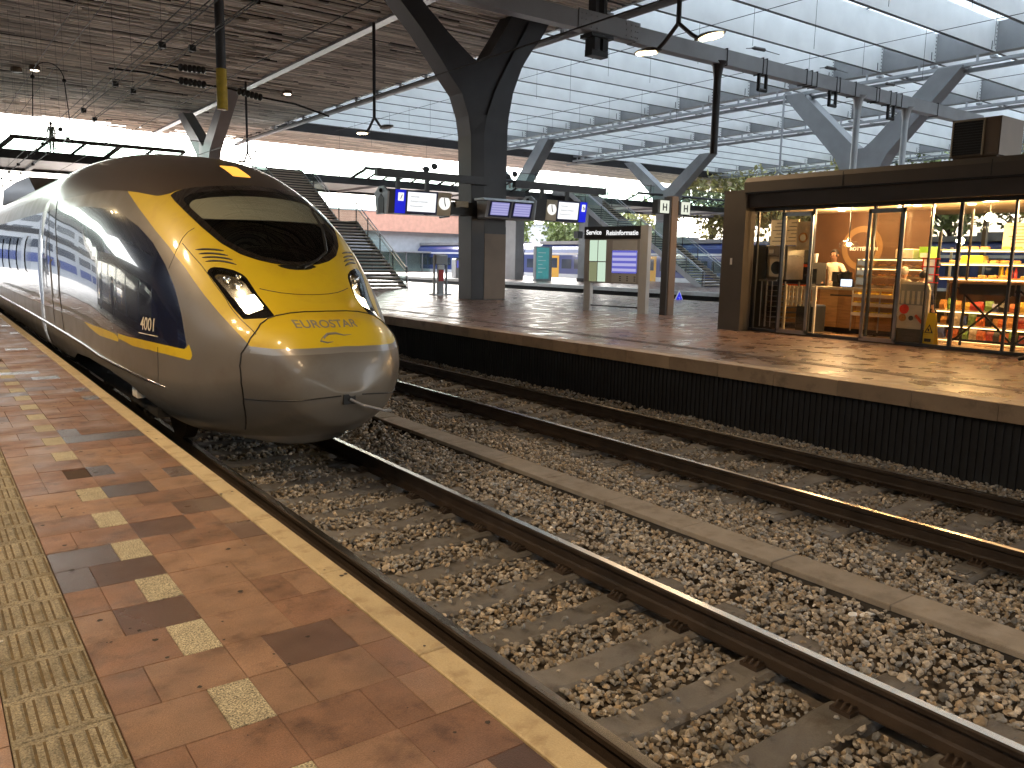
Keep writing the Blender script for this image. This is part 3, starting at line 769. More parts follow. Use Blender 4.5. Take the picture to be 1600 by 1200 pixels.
# outlines on the nose: u = sideways/ahead, v = height/ahead, seen from the platform (x=0, z=1.41)
OUT = {
  'roof': [(0.1263, 0.0647), (0.1291, 0.0564), (0.1401, 0.0586), (0.1542, 0.0625), (0.1744, 0.0684), (0.1919, 0.0689), (0.2067, 0.068), (0.2218, 0.0658), (0.2273, 0.0651), (0.2405, 0.0688), (0.2476, 0.0725), (0.2631, 0.0768), (0.2893, 0.0799), (0.3444, 0.0829), (0.3807, 0.0889), (0.3859, 0.1518), (0.1196, 0.1239)],
  'yellow': [(0.1952, 0.076), (0.1963, 0.0673), (0.206, 0.0515), (0.2231, 0.0266), (0.2379, 0.0075), (0.2445, -0.003), (0.253, -0.0138), (0.2622, -0.0289), (0.2747, -0.0476), (0.2908, -0.0686), (0.3091, -0.0902), (0.3252, -0.1086), (0.3273, -0.1116), (0.3571, -0.1163), (0.3951, -0.1178), (0.4348, -0.1178), (0.4764, -0.1162), (0.5888, -0.0977), (0.5877, 0.1382)],
  'navy': [(0.0989, 0.0413), (0.127, 0.0449), (0.1535, 0.0493), (0.1734, 0.0482), (0.1906, 0.0418), (0.205, 0.0307), (0.2194, 0.0135), (0.2323, -0.0124), (0.2414, -0.039), (0.2475, -0.0694), (0.2519, -0.1071), (0.2511, -0.1112), (0.2465, -0.111), (0.2236, -0.1041), (0.187, -0.0935), (0.1552, -0.0801), (0.1235, -0.0643), (0.0933, -0.0487)],
  'stripe': [(0.1235, -0.065), (0.1551, -0.0807), (0.187, -0.0935), (0.2236, -0.1041), (0.2475, -0.111), (0.2517, -0.1112), (0.2543, -0.1044), (0.2575, -0.116), (0.2578, -0.1229), (0.2545, -0.1248), (0.2232, -0.1146), (0.1865, -0.1028), (0.1546, -0.0897), (0.1235, -0.0734)],
  'frame': [(0.241, 0.0666), (0.2464, 0.0709), (0.2563, 0.0748), (0.2707, 0.078), (0.2853, 0.0799), (0.304, 0.0817), (0.3211, 0.083), (0.3389, 0.0839), (0.3931, 0.0823), (0.435, 0.0303), (0.3894, -0.0111), (0.362, -0.0096), (0.3399, -0.0051), (0.3185, 0.0017), (0.296, 0.0142), (0.2744, 0.0322), (0.257, 0.0489), (0.2451, 0.0609)],
  'glass': [(0.2549, 0.0624), (0.2586, 0.0666), (0.265, 0.0699), (0.2759, 0.0724), (0.2944, 0.0751), (0.3133, 0.0771), (0.3404, 0.0784), (0.393, 0.0764), (0.4262, 0.03), (0.3895, -0.0073), (0.3703, -0.0056), (0.346, -0.001), (0.3226, 0.0072), (0.3018, 0.0181), (0.2801, 0.038), (0.2626, 0.0537)],
  'blind': [(0.2617, 0.0555), (0.2593, 0.0608), (0.2648, 0.0663), (0.285, 0.0706), (0.3132, 0.0737), (0.3403, 0.075), (0.3722, 0.0731), (0.4053, 0.0632), (0.4157, 0.0474), (0.3716, 0.0474), (0.3316, 0.0467), (0.2934, 0.0456), (0.2731, 0.0454)],
  'lamp': [(0.2789, -0.0206), (0.2809, -0.016), (0.2866, -0.0141), (0.2969, -0.0147), (0.3102, -0.0176), (0.3197, -0.0218), (0.3255, -0.0266), (0.3387, -0.0473), (0.3593, -0.074), (0.3552, -0.0759), (0.3459, -0.0772), (0.32, -0.0776), (0.3087, -0.0645), (0.2905, -0.0373)],
  'lens': [(0.2826, -0.0211), (0.2865, -0.0173), (0.2968, -0.0181), (0.3101, -0.0209), (0.3187, -0.0247), (0.3234, -0.0296), (0.3348, -0.0463), (0.3483, -0.0643), (0.3261, -0.0718), (0.3222, -0.0697), (0.3109, -0.0548), (0.2934, -0.0335)],
  'lit': [(0.3082, -0.0486), (0.3149, -0.052), (0.3208, -0.0507), (0.3248, -0.0472), (0.3338, -0.0453), (0.3454, -0.0597), (0.3362, -0.0641), (0.3251, -0.0704), (0.3222, -0.0678)],
  'hatch': [(0.3414, -0.0841), (0.3508, -0.0775), (0.3619, -0.0741), (0.3808, -0.0713), (0.4, -0.0702), (0.4196, -0.0703), (0.6886, -0.0837), (0.6918, -0.2606), (0.4533, -0.2744), (0.3183, -0.2157), (0.3172, -0.1824), (0.3151, -0.1568), (0.314, -0.135), (0.3163, -0.1201), (0.3283, -0.1016)],
  'oval': [(0.361, -0.0101), (0.3764, -0.0103), (0.3911, -0.0107), (0.4125, -0.009), (0.4123, -0.0192), (0.392, -0.0169), (0.3804, -0.0162), (0.3701, -0.0139)],
  'apron': [(0.1954, -0.1733), (0.2198, -0.1904), (0.2487, -0.2028), (0.2822, -0.2146), (0.321, -0.2241), (0.3732, -0.2315), (0.433, -0.234), (0.5893, -0.2066), (0.5899, -0.3362), (0.1365, -0.266), (0.1427, -0.1506)],
  'marker': [(0.2899, 0.1041), (0.307, 0.1049), (0.3262, 0.0939), (0.3034, 0.0928)],
  'door': [(0.125, 0.0697), (0.1202, 0.0529), (0.1171, 0.0227), (0.1161, -0.0261), (0.1163, -0.0695), (0.1175, -0.0783), (0.1243, -0.0848), (0.1229, -0.0509), (0.1221, -0.0077), (0.1222, 0.0228), (0.1247, 0.0471), (0.131, 0.0716)],
}
SEAM = {
  'hatch_arc': [(-0.072, 7.43, 0.888), (-0.21, 7.451, 0.887), (-0.343, 7.478, 0.877), (-0.472, 7.509, 0.853), (-0.55, 7.525, 0.827), (-0.624, 7.515, 0.778), (-0.734, 7.482, 0.65), (-0.814, 7.514, 0.508), (-0.83, 7.514, 0.395), (-0.823, 7.512, 0.232), (-0.787, 7.577, 0.028), (-0.689, 7.856, -0.284)],
  'hatch_low': [(-0.791, 7.541, 0.075), (-0.705, 7.376, 0.079), (-0.535, 7.093, 0.101), (-0.318, 6.945, 0.124), (-0.107, 6.878, 0.143)],
  'hood_arc': [(-0.466, 7.966, 1.091), (-0.398, 7.91, 1.073), (-0.296, 7.837, 1.05), (-0.184, 7.787, 1.037), (-0.106, 7.774, 1.035)],
  'side': [(-1.253, 8.815, 0.464), (-1.257, 8.812, 0.331), (-1.259, 8.821, 0.18), (-1.257, 8.852, 0.07)],
  'cheek': [(-0.807, 8.953, 1.687), (-0.868, 8.974, 1.644), (-0.927, 8.971, 1.576), (-0.987, 8.938, 1.475), (-1.047, 8.908, 1.359), (-1.093, 8.896, 1.26)],
  'cheek_front': [(-0.942, 8.922, 1.525), (-0.912, 8.743, 1.428), (-0.865, 8.524, 1.302), (-0.838, 8.38, 1.209), (-0.805, 8.212, 1.088), (-0.748, 7.915, 0.876), (-0.718, 7.682, 0.776), (-0.689, 7.458, 0.687)],
  'door_rear': [(-1.117, 16.586, 2.566), (-1.288, 15.821, 2.247), (-1.412, 15.223, 1.755), (-1.463, 14.906, 1.294), (-1.482, 14.78, 0.75), (-1.481, 14.682, 0.275)],
  'door_front': [(-1.112, 15.593, 2.552), (-1.263, 15.093, 2.26), (-1.354, 14.778, 1.973), (-1.433, 14.283, 1.519), (-1.468, 14.048, 1.087), (-1.478, 13.921, 0.658), (-1.475, 13.739, 0.236)],
  'skirt': [(-1.225, 8.685, 0.066), (-1.317, 9.223, 0.096), (-1.413, 10.242, 0.141), (-1.446, 10.956, 0.159), (-1.461, 11.897, 0.194), (-1.472, 13.32, 0.207), (-1.484, 15.62, 0.254), (-1.485, 18.427, 0.265), (-1.486, 20.677, 0.274)],
}
VENT = [[(-0.867, 8.718, 1.46), (-0.758, 8.602, 1.467), (-0.647, 8.49, 1.454)], [(-0.855, 8.651, 1.418), (-0.746, 8.539, 1.426), (-0.63, 8.419, 1.406)], [(-0.84, 8.588, 1.382), (-0.72, 8.469, 1.388), (-0.605, 8.349, 1.364)], [(-0.824, 8.524, 1.344), (-0.706, 8.411, 1.35), (-0.589, 8.287, 1.318)]]
KS = [0.0, 0.2, 0.3742, 0.5831, 0.8, 1.0198, 1.241, 1.4629, 1.7146, 1.9849, 2.2672, 2.5768, 3.0232]
PS = [[0.16, 0.252, 0.548, 0.8, 0.915, 1.114, 1.537, 1.972, 2.318, 2.592, 2.766, 2.9, 2.964], [0.16, 0.03, -0.144, -0.239, -0.365, -0.513, -0.54, -0.591, -0.584, -0.591, -0.594, -0.596, -0.596], [0.0, 0.182, 0.459, 0.642, 0.825, 0.965, 1.163, 1.29, 1.385, 1.444, 1.465, 1.476, 1.488], [0.16, 0.173, 0.223, 0.293, 0.335, 0.249, 0.203, 0.249, 0.306, 0.341, 0.377, 0.426, 0.511], [2.37, 2.37, 2.388, 2.467, 2.447, 2.347, 2.346, 2.417, 2.448, 2.527, 2.638, 2.795, 3.05], [2.17, 2.171, 2.137, 2.109, 2.052, 2.117, 2.422, 2.645, 2.886, 3.028, 3.142, 3.275, 3.486]]
KS = np.array(KS); PS = np.array(PS); S0 = 6.86; YB = 15.9     # nose tip, start of the constant section
def herm(k, v, x):
    m_ = np.gradient(v, k); m_[-1] = 0; i = np.clip(np.searchsorted(k, x)-1, 0, len(k)-2)
    h = k[i+1]-k[i]; t = np.clip((x-k[i])/h, 0, 1)
    return (2*t**3-3*t**2+1)*v[i]+(t**3-2*t**2+t)*h*m_[i]+(-2*t**3+3*t**2)*v[i+1]+(t**3-t**2)*h*m_[i+1]
def sect(Y):
    s = np.sqrt(np.maximum(np.minimum(Y, YB)-S0, 0)); return [herm(KS, p, s) for p in PS]
def half_width(Y, Z):
    zt, zb, w_, zc, n1, n2 = sect(np.array([Y], float))
    q = (Z-zc)/(zt-zc) if Z > zc else (zc-Z)/(zc-zb); n_ = n1 if Z > zc else n2
    return float(w_[0]*max(0, 1-abs(q[0])**n_[0])**(1/n_[0]))
def front_y(d, Z):
    """Y of the nose surface at sideways offset d and height Z"""
    a, b = S0+1e-4, 15.0
    for _ in range(40):
        c = (a+b)/2
        zt, zb, w_, zc, n1, n2 = [v[0] for v in sect(np.array([c]))]
        q = (Z-zc)/max(zt-zc, 1e-3) if Z > zc else (zc-Z)/max(zc-zb, 1e-3); n_ = n1 if Z > zc else n2
        g_ = (abs(d)/max(w_, 1e-3))**n_+max(q, 0)**n_
        if g_ > 1: a = c
        else: b = c
    return b
def loft(ys, nr):
    zt, zb, w_, zc, n1, n2 = sect(ys)
    a = np.linspace(0, 2*pi, nr, endpoint=False)+.5*pi/nr
    ca, sa = np.cos(a), np.sin(a); up = sa > 0
    e = np.where(up[None], 2/n1[:, None], 2/n2[:, None])
    x = w_[:, None]*np.sign(ca)*np.abs(ca)**e
    hz = np.where(up[None], (zt-zc)[:, None], (zc-zb)[:, None])
    z = zc[:, None]+hz*np.sign(sa)*np.abs(sa)**e
    V = np.stack([x+XC, np.repeat(ys[:, None], nr, 1), z], -1)
    n_ = len(ys); I = np.arange(n_*nr).reshape(n_, nr); J = np.roll(I, -1, 1)
    q = np.stack([I[:-1], J[:-1], J[1:], I[1:]], -1).reshape(-1, 4)
    T = np.concatenate([q[:, [0, 1, 2]], q[:, [0, 2, 3]]])
    return V.reshape(-1, 3), T[:, ::-1].copy()
def sdf_poly(U, poly):
    """signed distance of points U (n,2) to polygon, negative inside"""
    P_ = np.array(poly, float); Q = np.roll(P_, -1, 0); d2 = np.full(len(U), 1e9); ins = np.zeros(len(U), bool)
    for p, q in zip(P_, Q):
        e = q-p; w_ = U-p; t = np.clip((w_@e)/max(e@e, 1e-12), 0, 1); r_ = w_-t[:, None]*e; d2 = np.minimum(d2, (r_**2).sum(1))
        c = ((p[1] > U[:, 1]) != (q[1] > U[:, 1]))
        if p[1] != q[1]: ins ^= c & (U[:, 0] < (q[0]-p[0])*(U[:, 1]-p[1])/(q[1]-p[1])+p[0])
    return np.where(ins, -1, 1)*np.sqrt(d2)
def chart(V):
    d = np.abs(V[:, 0]-XC); return np.stack([(XC-d)/V[:, 1], (V[:, 2]-1.41)/V[:, 1]], 1)
def split(V, T, M_, fv):
    """cut triangles exactly along fv = 0 -> V, T, M, inside flag"""
    fv = np.where(np.abs(fv) < 1e-6, 1e-6, fv)
    s = fv[T] < 0; cnt = s.sum(1)
    keep = (cnt == 0) | (cnt == 3)
    T2 = [T[keep]]; M2 = [M_[keep]]; In = [cnt[keep] == 3]
    Vl = []; n0 = len(V); cache = {}
    def mid(a, b):
        k_ = (a, b) if a < b else (b, a)
        if k_ not in cache:
            t = fv[a]/(fv[a]-fv[b]); cache[k_] = n0+len(Vl); Vl.append(V[a]+(V[b]-V[a])*t)
        return cache[k_]
    nt_, nm, ni = [], [], []
    for tri, mm, ss in zip(T[~keep], M_[~keep], s[~keep]):
        a = list(tri); ss = list(ss); lone = ss.index(True) if sum(ss) == 1 else ss.index(False)
        a = a[lone:]+a[:lone]; isin = sum(ss) == 1
        p = mid(a[0], a[1]); q = mid(a[0], a[2])
        nt_ += [(a[0], p, q), (p, a[1], a[2]), (p, a[2], q)]; nm += [mm]*3; ni += [isin, not isin, not isin]
    if nt_: T2.append(np.array(nt_)); M2.append(np.array(nm)); In.append(np.array(ni)); V = np.concatenate([V, np.array(Vl)])
    return V, np.concatenate(T2), np.concatenate(M2), np.concatenate(In)
def compact(V, T):
    u, inv = np.unique(T, return_inverse=True); return V[u], inv.reshape(T.shape)
train = thing('high_speed_train', 'grey and yellow high speed train numbered 4001 running in beside the brown paved platform', 'train', (XC, S0, ZR))
ss_ = np.sqrt(np.linspace(0, 1, 14)[1:]*.06)     # dense rows at the tip
ys = np.unique(np.concatenate([S0+(np.linspace(.035, sqrt(YB-S0), 250))**2, np.arange(YB, 32.6, .6)]))
V, T = loft(ys, 208)
# close the tip and the tail
nr = 208
tipc = len(V); V = np.concatenate([V, [[XC, S0, .16]], [[XC, ys[-1], 1.0]]])
r0_ = np.arange(nr); T = np.concatenate([T, np.stack([np.full(nr, tipc), r0_, np.roll(r0_, -1)], 1)])
rl = (len(ys)-1)*nr+np.arange(nr); T = np.concatenate([T, np.stack([np.full(nr, tipc+1), np.roll(rl, -1), rl], 1)])
M_ = np.zeros(len(T), int)
TMAT = ['paint_silver', 'paint_roof', 'paint_yellow', 'paint_navy', 'paint_silver_light', 'train_under']
def paint(key, mi, cond=None, fn=None, only=None):
    global V, T, M_
    fv = fn(V) if fn else sdf_poly(chart(V), OUT[key])
    if cond is not None: fv = np.where(cond(V), fv, np.abs(fv)+.05)
    V, T, M_, ins = split(V, T, M_, fv)
    if only is not None: ins = ins & np.isin(M_, only)
    M_ = np.where(ins, mi, M_)
side = lambda V: np.abs(V[:, 0]-XC) > .45
paint('roof', 1, cond=lambda V: (V[:, 1] < 16.6) & (V[:, 2] > 1.9))
# behind the cab: dark roof and navy flank as bands of constant height
M_tri = None
paint(None, 1, fn=lambda V: np.where(V[:, 1] > 13.0, 2.43-V[:, 2], .5+0*V[:, 2]), only=[0])
paint('yellow', 2, cond=lambda V: (V[:, 2] > .3) & (V[:, 1] < 12), only=[0])
paint('navy', 3, cond=lambda V: (np.abs(V[:, 0]-XC) > .8) & (V[:, 1] < 15.2) & (V[:, 2] > .2), only=[0])
paint(None, 3, fn=lambda V: np.where((V[:, 1] > 13.9), np.maximum(np.maximum(.52-V[:, 2], V[:, 2]-2.09), 13.9-V[:, 1]), .5+0*V[:, 2]), only=[0, 1])
paint('stripe', 2, cond=lambda V: (np.abs(V[:, 0]-XC) > .8) & (V[:, 1] < 15.2), only=[0, 3])
paint('apron', 4, cond=lambda V: V[:, 2] < -.2)
# highlight painted just under the yellow of the nose cover
def edge_sheen(V):
    u = chart(V); f1 = sdf_poly(u, OUT['yellow']); return np.where((V[:, 2] < .72) & (V[:, 1] < 7.9) & (V[:, 2] > .3), f1-.0085, .3)
V, T, M_, ins = split(V, T, M_, edge_sheen(V)); M_ = np.where(ins & (M_ == 0) & (np.abs(V[T].mean(1)[:, 0]-XC) < .76), 4, M_)
# wheel openings: the skirt is cut away
def cut(V):
    y_ = V[:, 1]; z_ = V[:, 2]; zc_ = np.interp(y_, [8.2, 8.7, 9.2, 9.8, 10.6, 11.8, 12.8, 13.3, 14, 40], [-.62, -.46, -.20, -.04, .03, .04, .0, -.12, -.16, -.16])
    return np.where((np.abs(V[:, 0]-XC) > .0), z_-zc_, .5)
V, T, M_, ins = split(V, T, M_, cut(V)); T, M_ = T[~ins], M_[~ins]
def take(fv):
    """cut a region out of the body and return it"""
    global V, T, M_
    V, T, M_, ins = split(V, T, M_, fv)
    a = (V, T[ins], M_[ins]); T, M_ = T[~ins], M_[~ins]; return a
def emit_part(name, part, mats, parent=train, offset=0.0, **kw):
    v, t, m_ = part; v, t = compact(v, t)
    if offset:
        me = D.meshes.new('tmp'); me.from_pydata(v.tolist(), [], t.tolist()); nrm = np.zeros(len(me.vertices)*3); me.vertices.foreach_get('normal', nrm)
        v = v+nrm.reshape(-1, 3)*offset; D.meshes.remove(me)
    return npmesh(name, v, t, mats, parent, smooth=True, mi=m_ if len(mats) > 1 else None, **kw)
fr = lambda V: V[:, 1] < 10.6
frame = take(np.where(fr(V) & (V[:, 2] > 1.2), sdf_poly(chart(V), OUT['frame']), 9.))
# windscreen = black surround + glass
fv_ = sdf_poly(chart(frame[0]), OUT['glass'])
v_, t_, m_, ins = split(*frame, fv_)
emit_part('windscreen_surround', (v_, t_[~ins], m_[~ins]), ['train_frame'], offset=.004)
glass = emit_part('windscreen', (v_, t_[ins], m_[ins]), ['train_glass'], offset=.001)
bl = (v_, t_[ins], m_[ins]); v2, t2, m2, in2 = split(*bl, sdf_poly(chart(bl[0]), OUT['blind']))
emit_part('sun_blind', (v2, t2[in2], m2[in2]), ['blind'], glass, offset=-.035)
m = MB(); m.tube([(XC-.66, 9.20, 1.80), (XC-.3, 8.91, 1.80), (XC, 8.88, 1.80), (XC+.3, 8.91, 1.80), (XC+.66, 9.20, 1.80)], .012, 6); m.build('blind_rod', 'steel_mid', glass)
oval = take(np.where(fr(V) & (V[:, 2] > 1.2), sdf_poly(chart(V), OUT['oval']), 9.)); emit_part('wiper_recess', oval, ['black'], offset=-.01)
lampr = take(np.where(fr(V) & (np.abs(V[:, 0]-XC) > .42), sdf_poly(chart(V), OUT['lamp']), 9.))
lens = split(*lampr, sdf_poly(chart(lampr[0]), OUT['lens']))
for s in (-1, 1):
    v_, t_, m_, ins = lens; sel = (v_[t_].mean(1)[:, 0]-XC)*s > 0
    h = emit_part('headlight', (v_, t_[sel & ~ins], m_[sel & ~ins]), ['black_gloss'], label='slanted headlight with its lower lamp shining warm white')
    emit_part('lens', (v_, t_[sel & ins], m_[sel & ins]), ['lamp_glass'], h)
    emit_part('reflector', (v_, t_[sel & ins], m_[sel & ins]), ['reflector'], h, offset=-.07)
    lit = split(v_, t_[sel & ins], m_[sel & ins], sdf_poly(chart(v_), OUT['lit']))
    emit_part('lamp', (lit[0], lit[1][lit[3]], lit[2][lit[3]]), ['lamp_hot'], h, offset=-.02)
    hl = D.lights.new('headlight_beam', 'POINT'); hl.energy = .9; hl.color = (1, .78, .48); hl.shadow_soft_size = .02
    ho = D.objects.new('headlight_beam', hl); COL.objects.link(ho); ho.location = (XC+s*.63, front_y(.63, 1.08)+.035, 1.08)
    m = MB()
    for (dx, y_, z_, r_) in ((.70, 8.25, 1.17, .045), (.63, 8.10, 1.11, .04), (.60, 8.24, 1.20, .03)):
        yy = front_y(dx, z_)+.05; m.ball((XC+s*dx, yy, z_), r_, 10, 7, sc=(1, .5, 1))
    m.build('bulb', 'chrome', h, smooth=True, kind='stuff')
mk = take(np.where((V[:, 1] < 10.7) & (np.abs(V[:, 0]-XC) < .3) & (V[:, 2] > 2.2), np.maximum(np.abs(V[:, 0]-XC)-.105, np.maximum(9.83-V[:, 1], V[:, 1]-10.40)), 9.)); emit_part('roof_marker_light', mk, ['marker_orange'], offset=.0015)
hatch = take(np.where(V[:, 1] < 8.3, sdf_poly(chart(V), OUT['hatch']), 9.))
emit_part('nose_cover', hatch, TMAT, label='nose cover with yellow top and the name in grey letters')
for s in (-1, 1):
    dr = take(np.where((V[:, 0]-XC)*s > .8, np.maximum(sdf_poly(np.stack([V[:, 1], V[:, 2]], 1), [(16.4, 2.45), (15.8, 2.25), (15.22, 1.76), (14.9, 1.3), (14.78, .75), (14.68, .24), (13.75, .24), (13.92, .66), (14.05, 1.09), (14.28, 1.52), (14.78, 1.97), (15.1, 2.26), (15.5, 2.45)]), -9), 9.))
    d_ = emit_part('cab_door', dr, TMAT)
    m = MB(); xx = XC+s*(half_width(14.4, .95)+.02); m.tube([(xx, 14.35, .70), (xx+s*.03, 14.37, .74), (xx+s*.03, 14.40, 1.25), (xx, 14.40, 1.30)], .012, 6); m.build('handle', 'steel_mid', d_)
# passenger windows and doors behind the cab
wcount = 0
for s in (-1, 1):
    for y_ in (18.2, 19.9, 21.6, 23.3, 25.0, 26.7, 28.4):
        wn = take(np.where((V[:, 0]-XC)*s > .9, np.maximum(np.abs(V[:, 1]-y_)-.62, np.abs(V[:, 2]-1.36)-.34), 9.)); emit_part('window', wn, ['black_gloss'], offset=-.012)
    dr = take(np.where((V[:, 0]-XC)*s > .9, np.maximum(np.abs(V[:, 1]-30.6)-.5, np.abs(V[:, 2]-1.05)-.95), 9.)); emit_part('door', dr, ['paint_silver_light'], offset=-.015)
emit_part('body', (V, T, M_), TMAT)
# seams
def seam(pts, r_=.006, mirror=True, name='panel_seam', mt='black'):
    for s in ((-1, 1) if mirror else (-1,)):
        m = MB(); P_ = []
        for d, y_, z_ in pts:
            P_.append((XC+(d if s < 0 else -d), y_-.0, z_))
        P2 = []
        for a, b in zip(P_[:-1], P_[1:]):
            for k_ in range(4): P2.append(tuple(a[i]+(b[i]-a[i])*k_/4 for i in range(3)))
        P2.append(P_[-1])
        # put every point on the skin
        Q = []
        for x, y_, z_ in P2:
            d = abs(x-XC)
            if y_ < 8.0: yy = front_y(d, z_); Q.append((x, yy, z_))
            else: hw = half_width(y_, z_); Q.append((XC+(hw if x > XC else -hw), y_, z_) if z_ < 2.2 and d > .5 else (x, y_, z_))
        m.tube(Q, r_, 6); m.build(name, mt, train)
SEAM['hatch_arc'].insert(0, (0.0, 7.43, .889))
for k_, r_ in (('hatch_arc', .009), ('hatch_low', .007), ('side', .004), ('cheek', .004), ('cheek_front', .004), ('door_rear', .006), ('door_front', .008)): seam(SEAM[k_], r_)
seam([(-.47, 7.9, 1.09), (-.40, 7.9, 1.072), (-.30, 7.9, 1.052), (-.18, 7.9, 1.04), (-.09, 7.9, 1.036), (0, 7.9, 1.035)], .005)
# chrome bead standing in for the bright reflection along the skirt ridge
tr_ = [(-1.225, 8.685, .066), (-1.317, 9.223, .096), (-1.413, 10.242, .141), (-1.446, 10.956, .159), (-1.461, 11.897, .194), (-1.472, 13.32, .215), (-1.484, 15.62, .235), (-1.487, 20, .25), (-1.487, 32.5, .25)]
for s in (-1, 1):
    m = MB(); m.tube([(XC-s*(d-.005), y_, z_) for d, y_, z_ in tr_], [.005, .014, .018]+[.02]*6, 8); m.build('step_trim', 'chrome', train, smooth=True)
# intake slots
for s in (-1, 1):
    for i_, vs_ in enumerate(VENT):
        m = MB(); P_ = [(XC+(d if s < 0 else -d), front_y(d, z_), z_) for d, y_, z_ in vs_]
        a_, b_, c_ = vs_; P_ = []
        for q_ in range(9):
            t_ = q_/8; dd = (1-t_)**2*a_[0]+2*t_*(1-t_)*(2*b_[0]-.5*a_[0]-.5*c_[0])+t_*t_*c_[0]; zz = (1-t_)**2*a_[2]+2*t_*(1-t_)*(2*b_[2]-.5*a_[2]-.5*c_[2])+t_*t_*c_[2]
            P_.append((XC+(dd if s < 0 else -dd), front_y(dd, zz), zz))
        m.tube(P_, [.004, .010]+[.012]*5+[.010, .004], 6); m.build('intake_slot', 'black', train)
# coupler opening, tow strap
m = MB(); m.box(XC-.09, XC+.03, 6.862, 6.95, .06, .155); m.build('coupler_opening', 'black', train)
m = MB(); m.tube([(XC-.03, 6.85, .11), (XC+.08, 6.80, .05), (XC+.35, 6.90, -.04), (XC+.55, 7.15, -.10)], .014, 6); m.build('tow_strap', 'steel_mid', train)
# wipers
def on_screen(d, z, off=.03):
    return (XC+d, front_y(d, z)-off, z)
m = MB(); m.tube([on_screen(.05, 1.30, .01), on_screen(.22, 1.37), on_screen(.40, 1.47)], .013, 6); m.tube([on_screen(.40, 1.47, .035), on_screen(.52, 1.72, .03), on_screen(.55, 1.95, .03)], .016, 6)
m.tube([on_screen(-.02, 1.30, .01), on_screen(.14, 1.345), on_screen(.34, 1.43)], .010, 6)
m.build('wiper', 'black', train)
# lettering wrapped on the skin
def wrap_text(txt, size, fn, mt, bold=.0, name='lettering'):
    me = text_mesh(txt, size, 0, 'CENTER', bold); me.materials.clear(); me.materials.append(MATS[mt])
    bm = bmesh.new(); bm.from_mesh(me); bmesh.ops.triangulate(bm, faces=bm.faces)
    bmesh.ops.subdivide_edges(bm, edges=[e for e in bm.edges if e.calc_length() > .03], cuts=1)
    for v in bm.verts: v.co = Vector(fn(v.co.x, v.co.y))-wl(train)
    bm.to_mesh(me); bm.free(); o = D.objects.new(name, me); COL.objects.link(o); o.parent = train; return o
wrap_text('EUROSTAR', .118, lambda a, b: (XC-.10+a*1.02, front_y(-.10+a*1.02, .785+b*.80)-.006, .785+b*.80), 'text_grey', .0015)
wrap_text('4001', .19, lambda a, b: (XC-half_width(9.07-a, .675+b)-.004, 9.07-a, .675+b), 'text_cream', .002)
m = MB(); m.tube([(XC-half_width(8.82, .57)-.003, 8.82, .57), (XC-half_width(9.30, .58)-.003, 9.30, .575)], .006, 4); m.build('underline', 'text_cream', train)
# swooping emblem under the name
for pts, rs in (([(-.20, .665), (-.14, .70), (-.06, .705), (.02, .685), (.10, .690)], [.003, .014, .012, .006, .002]), ([(-.20, .665), (-.22, .64), (-.16, .625), (-.10, .632)], [.004, .010, .008, .002]), ([(-.12, .70), (-.17, .68), (-.18, .655)], [.006, .012, .003])):
    m = MB(); m.tube([(XC+a, front_y(a, b)-.001, b) for a, b in pts], rs, 5); m.build('emblem_stroke', 'text_grey', train)
# dark box inside, bogies, wheels
m = MB(); m.box(XC-1.2, XC+1.2, 9.2, 32.4, -.35, .25); m.box(XC-.55, XC+.55, 9.6, 10.9, .3, 1.3); m.box(XC-.55, XC+.55, 10.0, 10.3, .3, 1.9); m.build('underframe', 'train_under', train)
m = MB(); m.box(XC-.75, XC+.75, 8.6, 9.6, 1.15, 1.32); m.build('driving_desk', 'train_under', train)
def bogie(yc):
    m = MB()
    for s in (-1, 1):
        m.box(XC+s*1.02-.07, XC+s*1.02+.07, yc-1.6, yc+1.6, -.36, -.18); m.box(XC+s*1.05-.12, XC+s*1.05+.12, yc-.25, yc+.25, -.3, .05)
        for a in (-1.25, 1.25): m.box(XC+s*1.03-.11, XC+s*1.03+.11, yc+a-.16, yc+a+.16, -.46, -.12); m.tube([(XC+s*1.12, yc+a, -.3), (XC+s*1.18, yc+a, -.3)], .11, 12)
        m.tube([(XC+s*1.15, yc-.9, -.05), (XC+s*1.17, yc+.8, -.2)], .05, 8)
    b = m.build('bogie', 'train_under', train)
    for a in (-1.25, 1.25):
        m = MB()
        for s in (-1, 1): m.tube([(XC+s*.68, yc+a, -.30), (XC+s*.82, yc+a, -.30)], .46, 28)
        m.tube([(XC-.8, yc+a, -.30), (XC+.8, yc+a, -.30)], .09, 10); m.build('wheelset', 'rail_side', b)
bogie(11.2); bogie(29.0)
m = MB(); m.box(XC-1.30, XC-1.18, 9.7, 9.95, -.20, -.02); m.build('sand_box', 'offwhite', train)
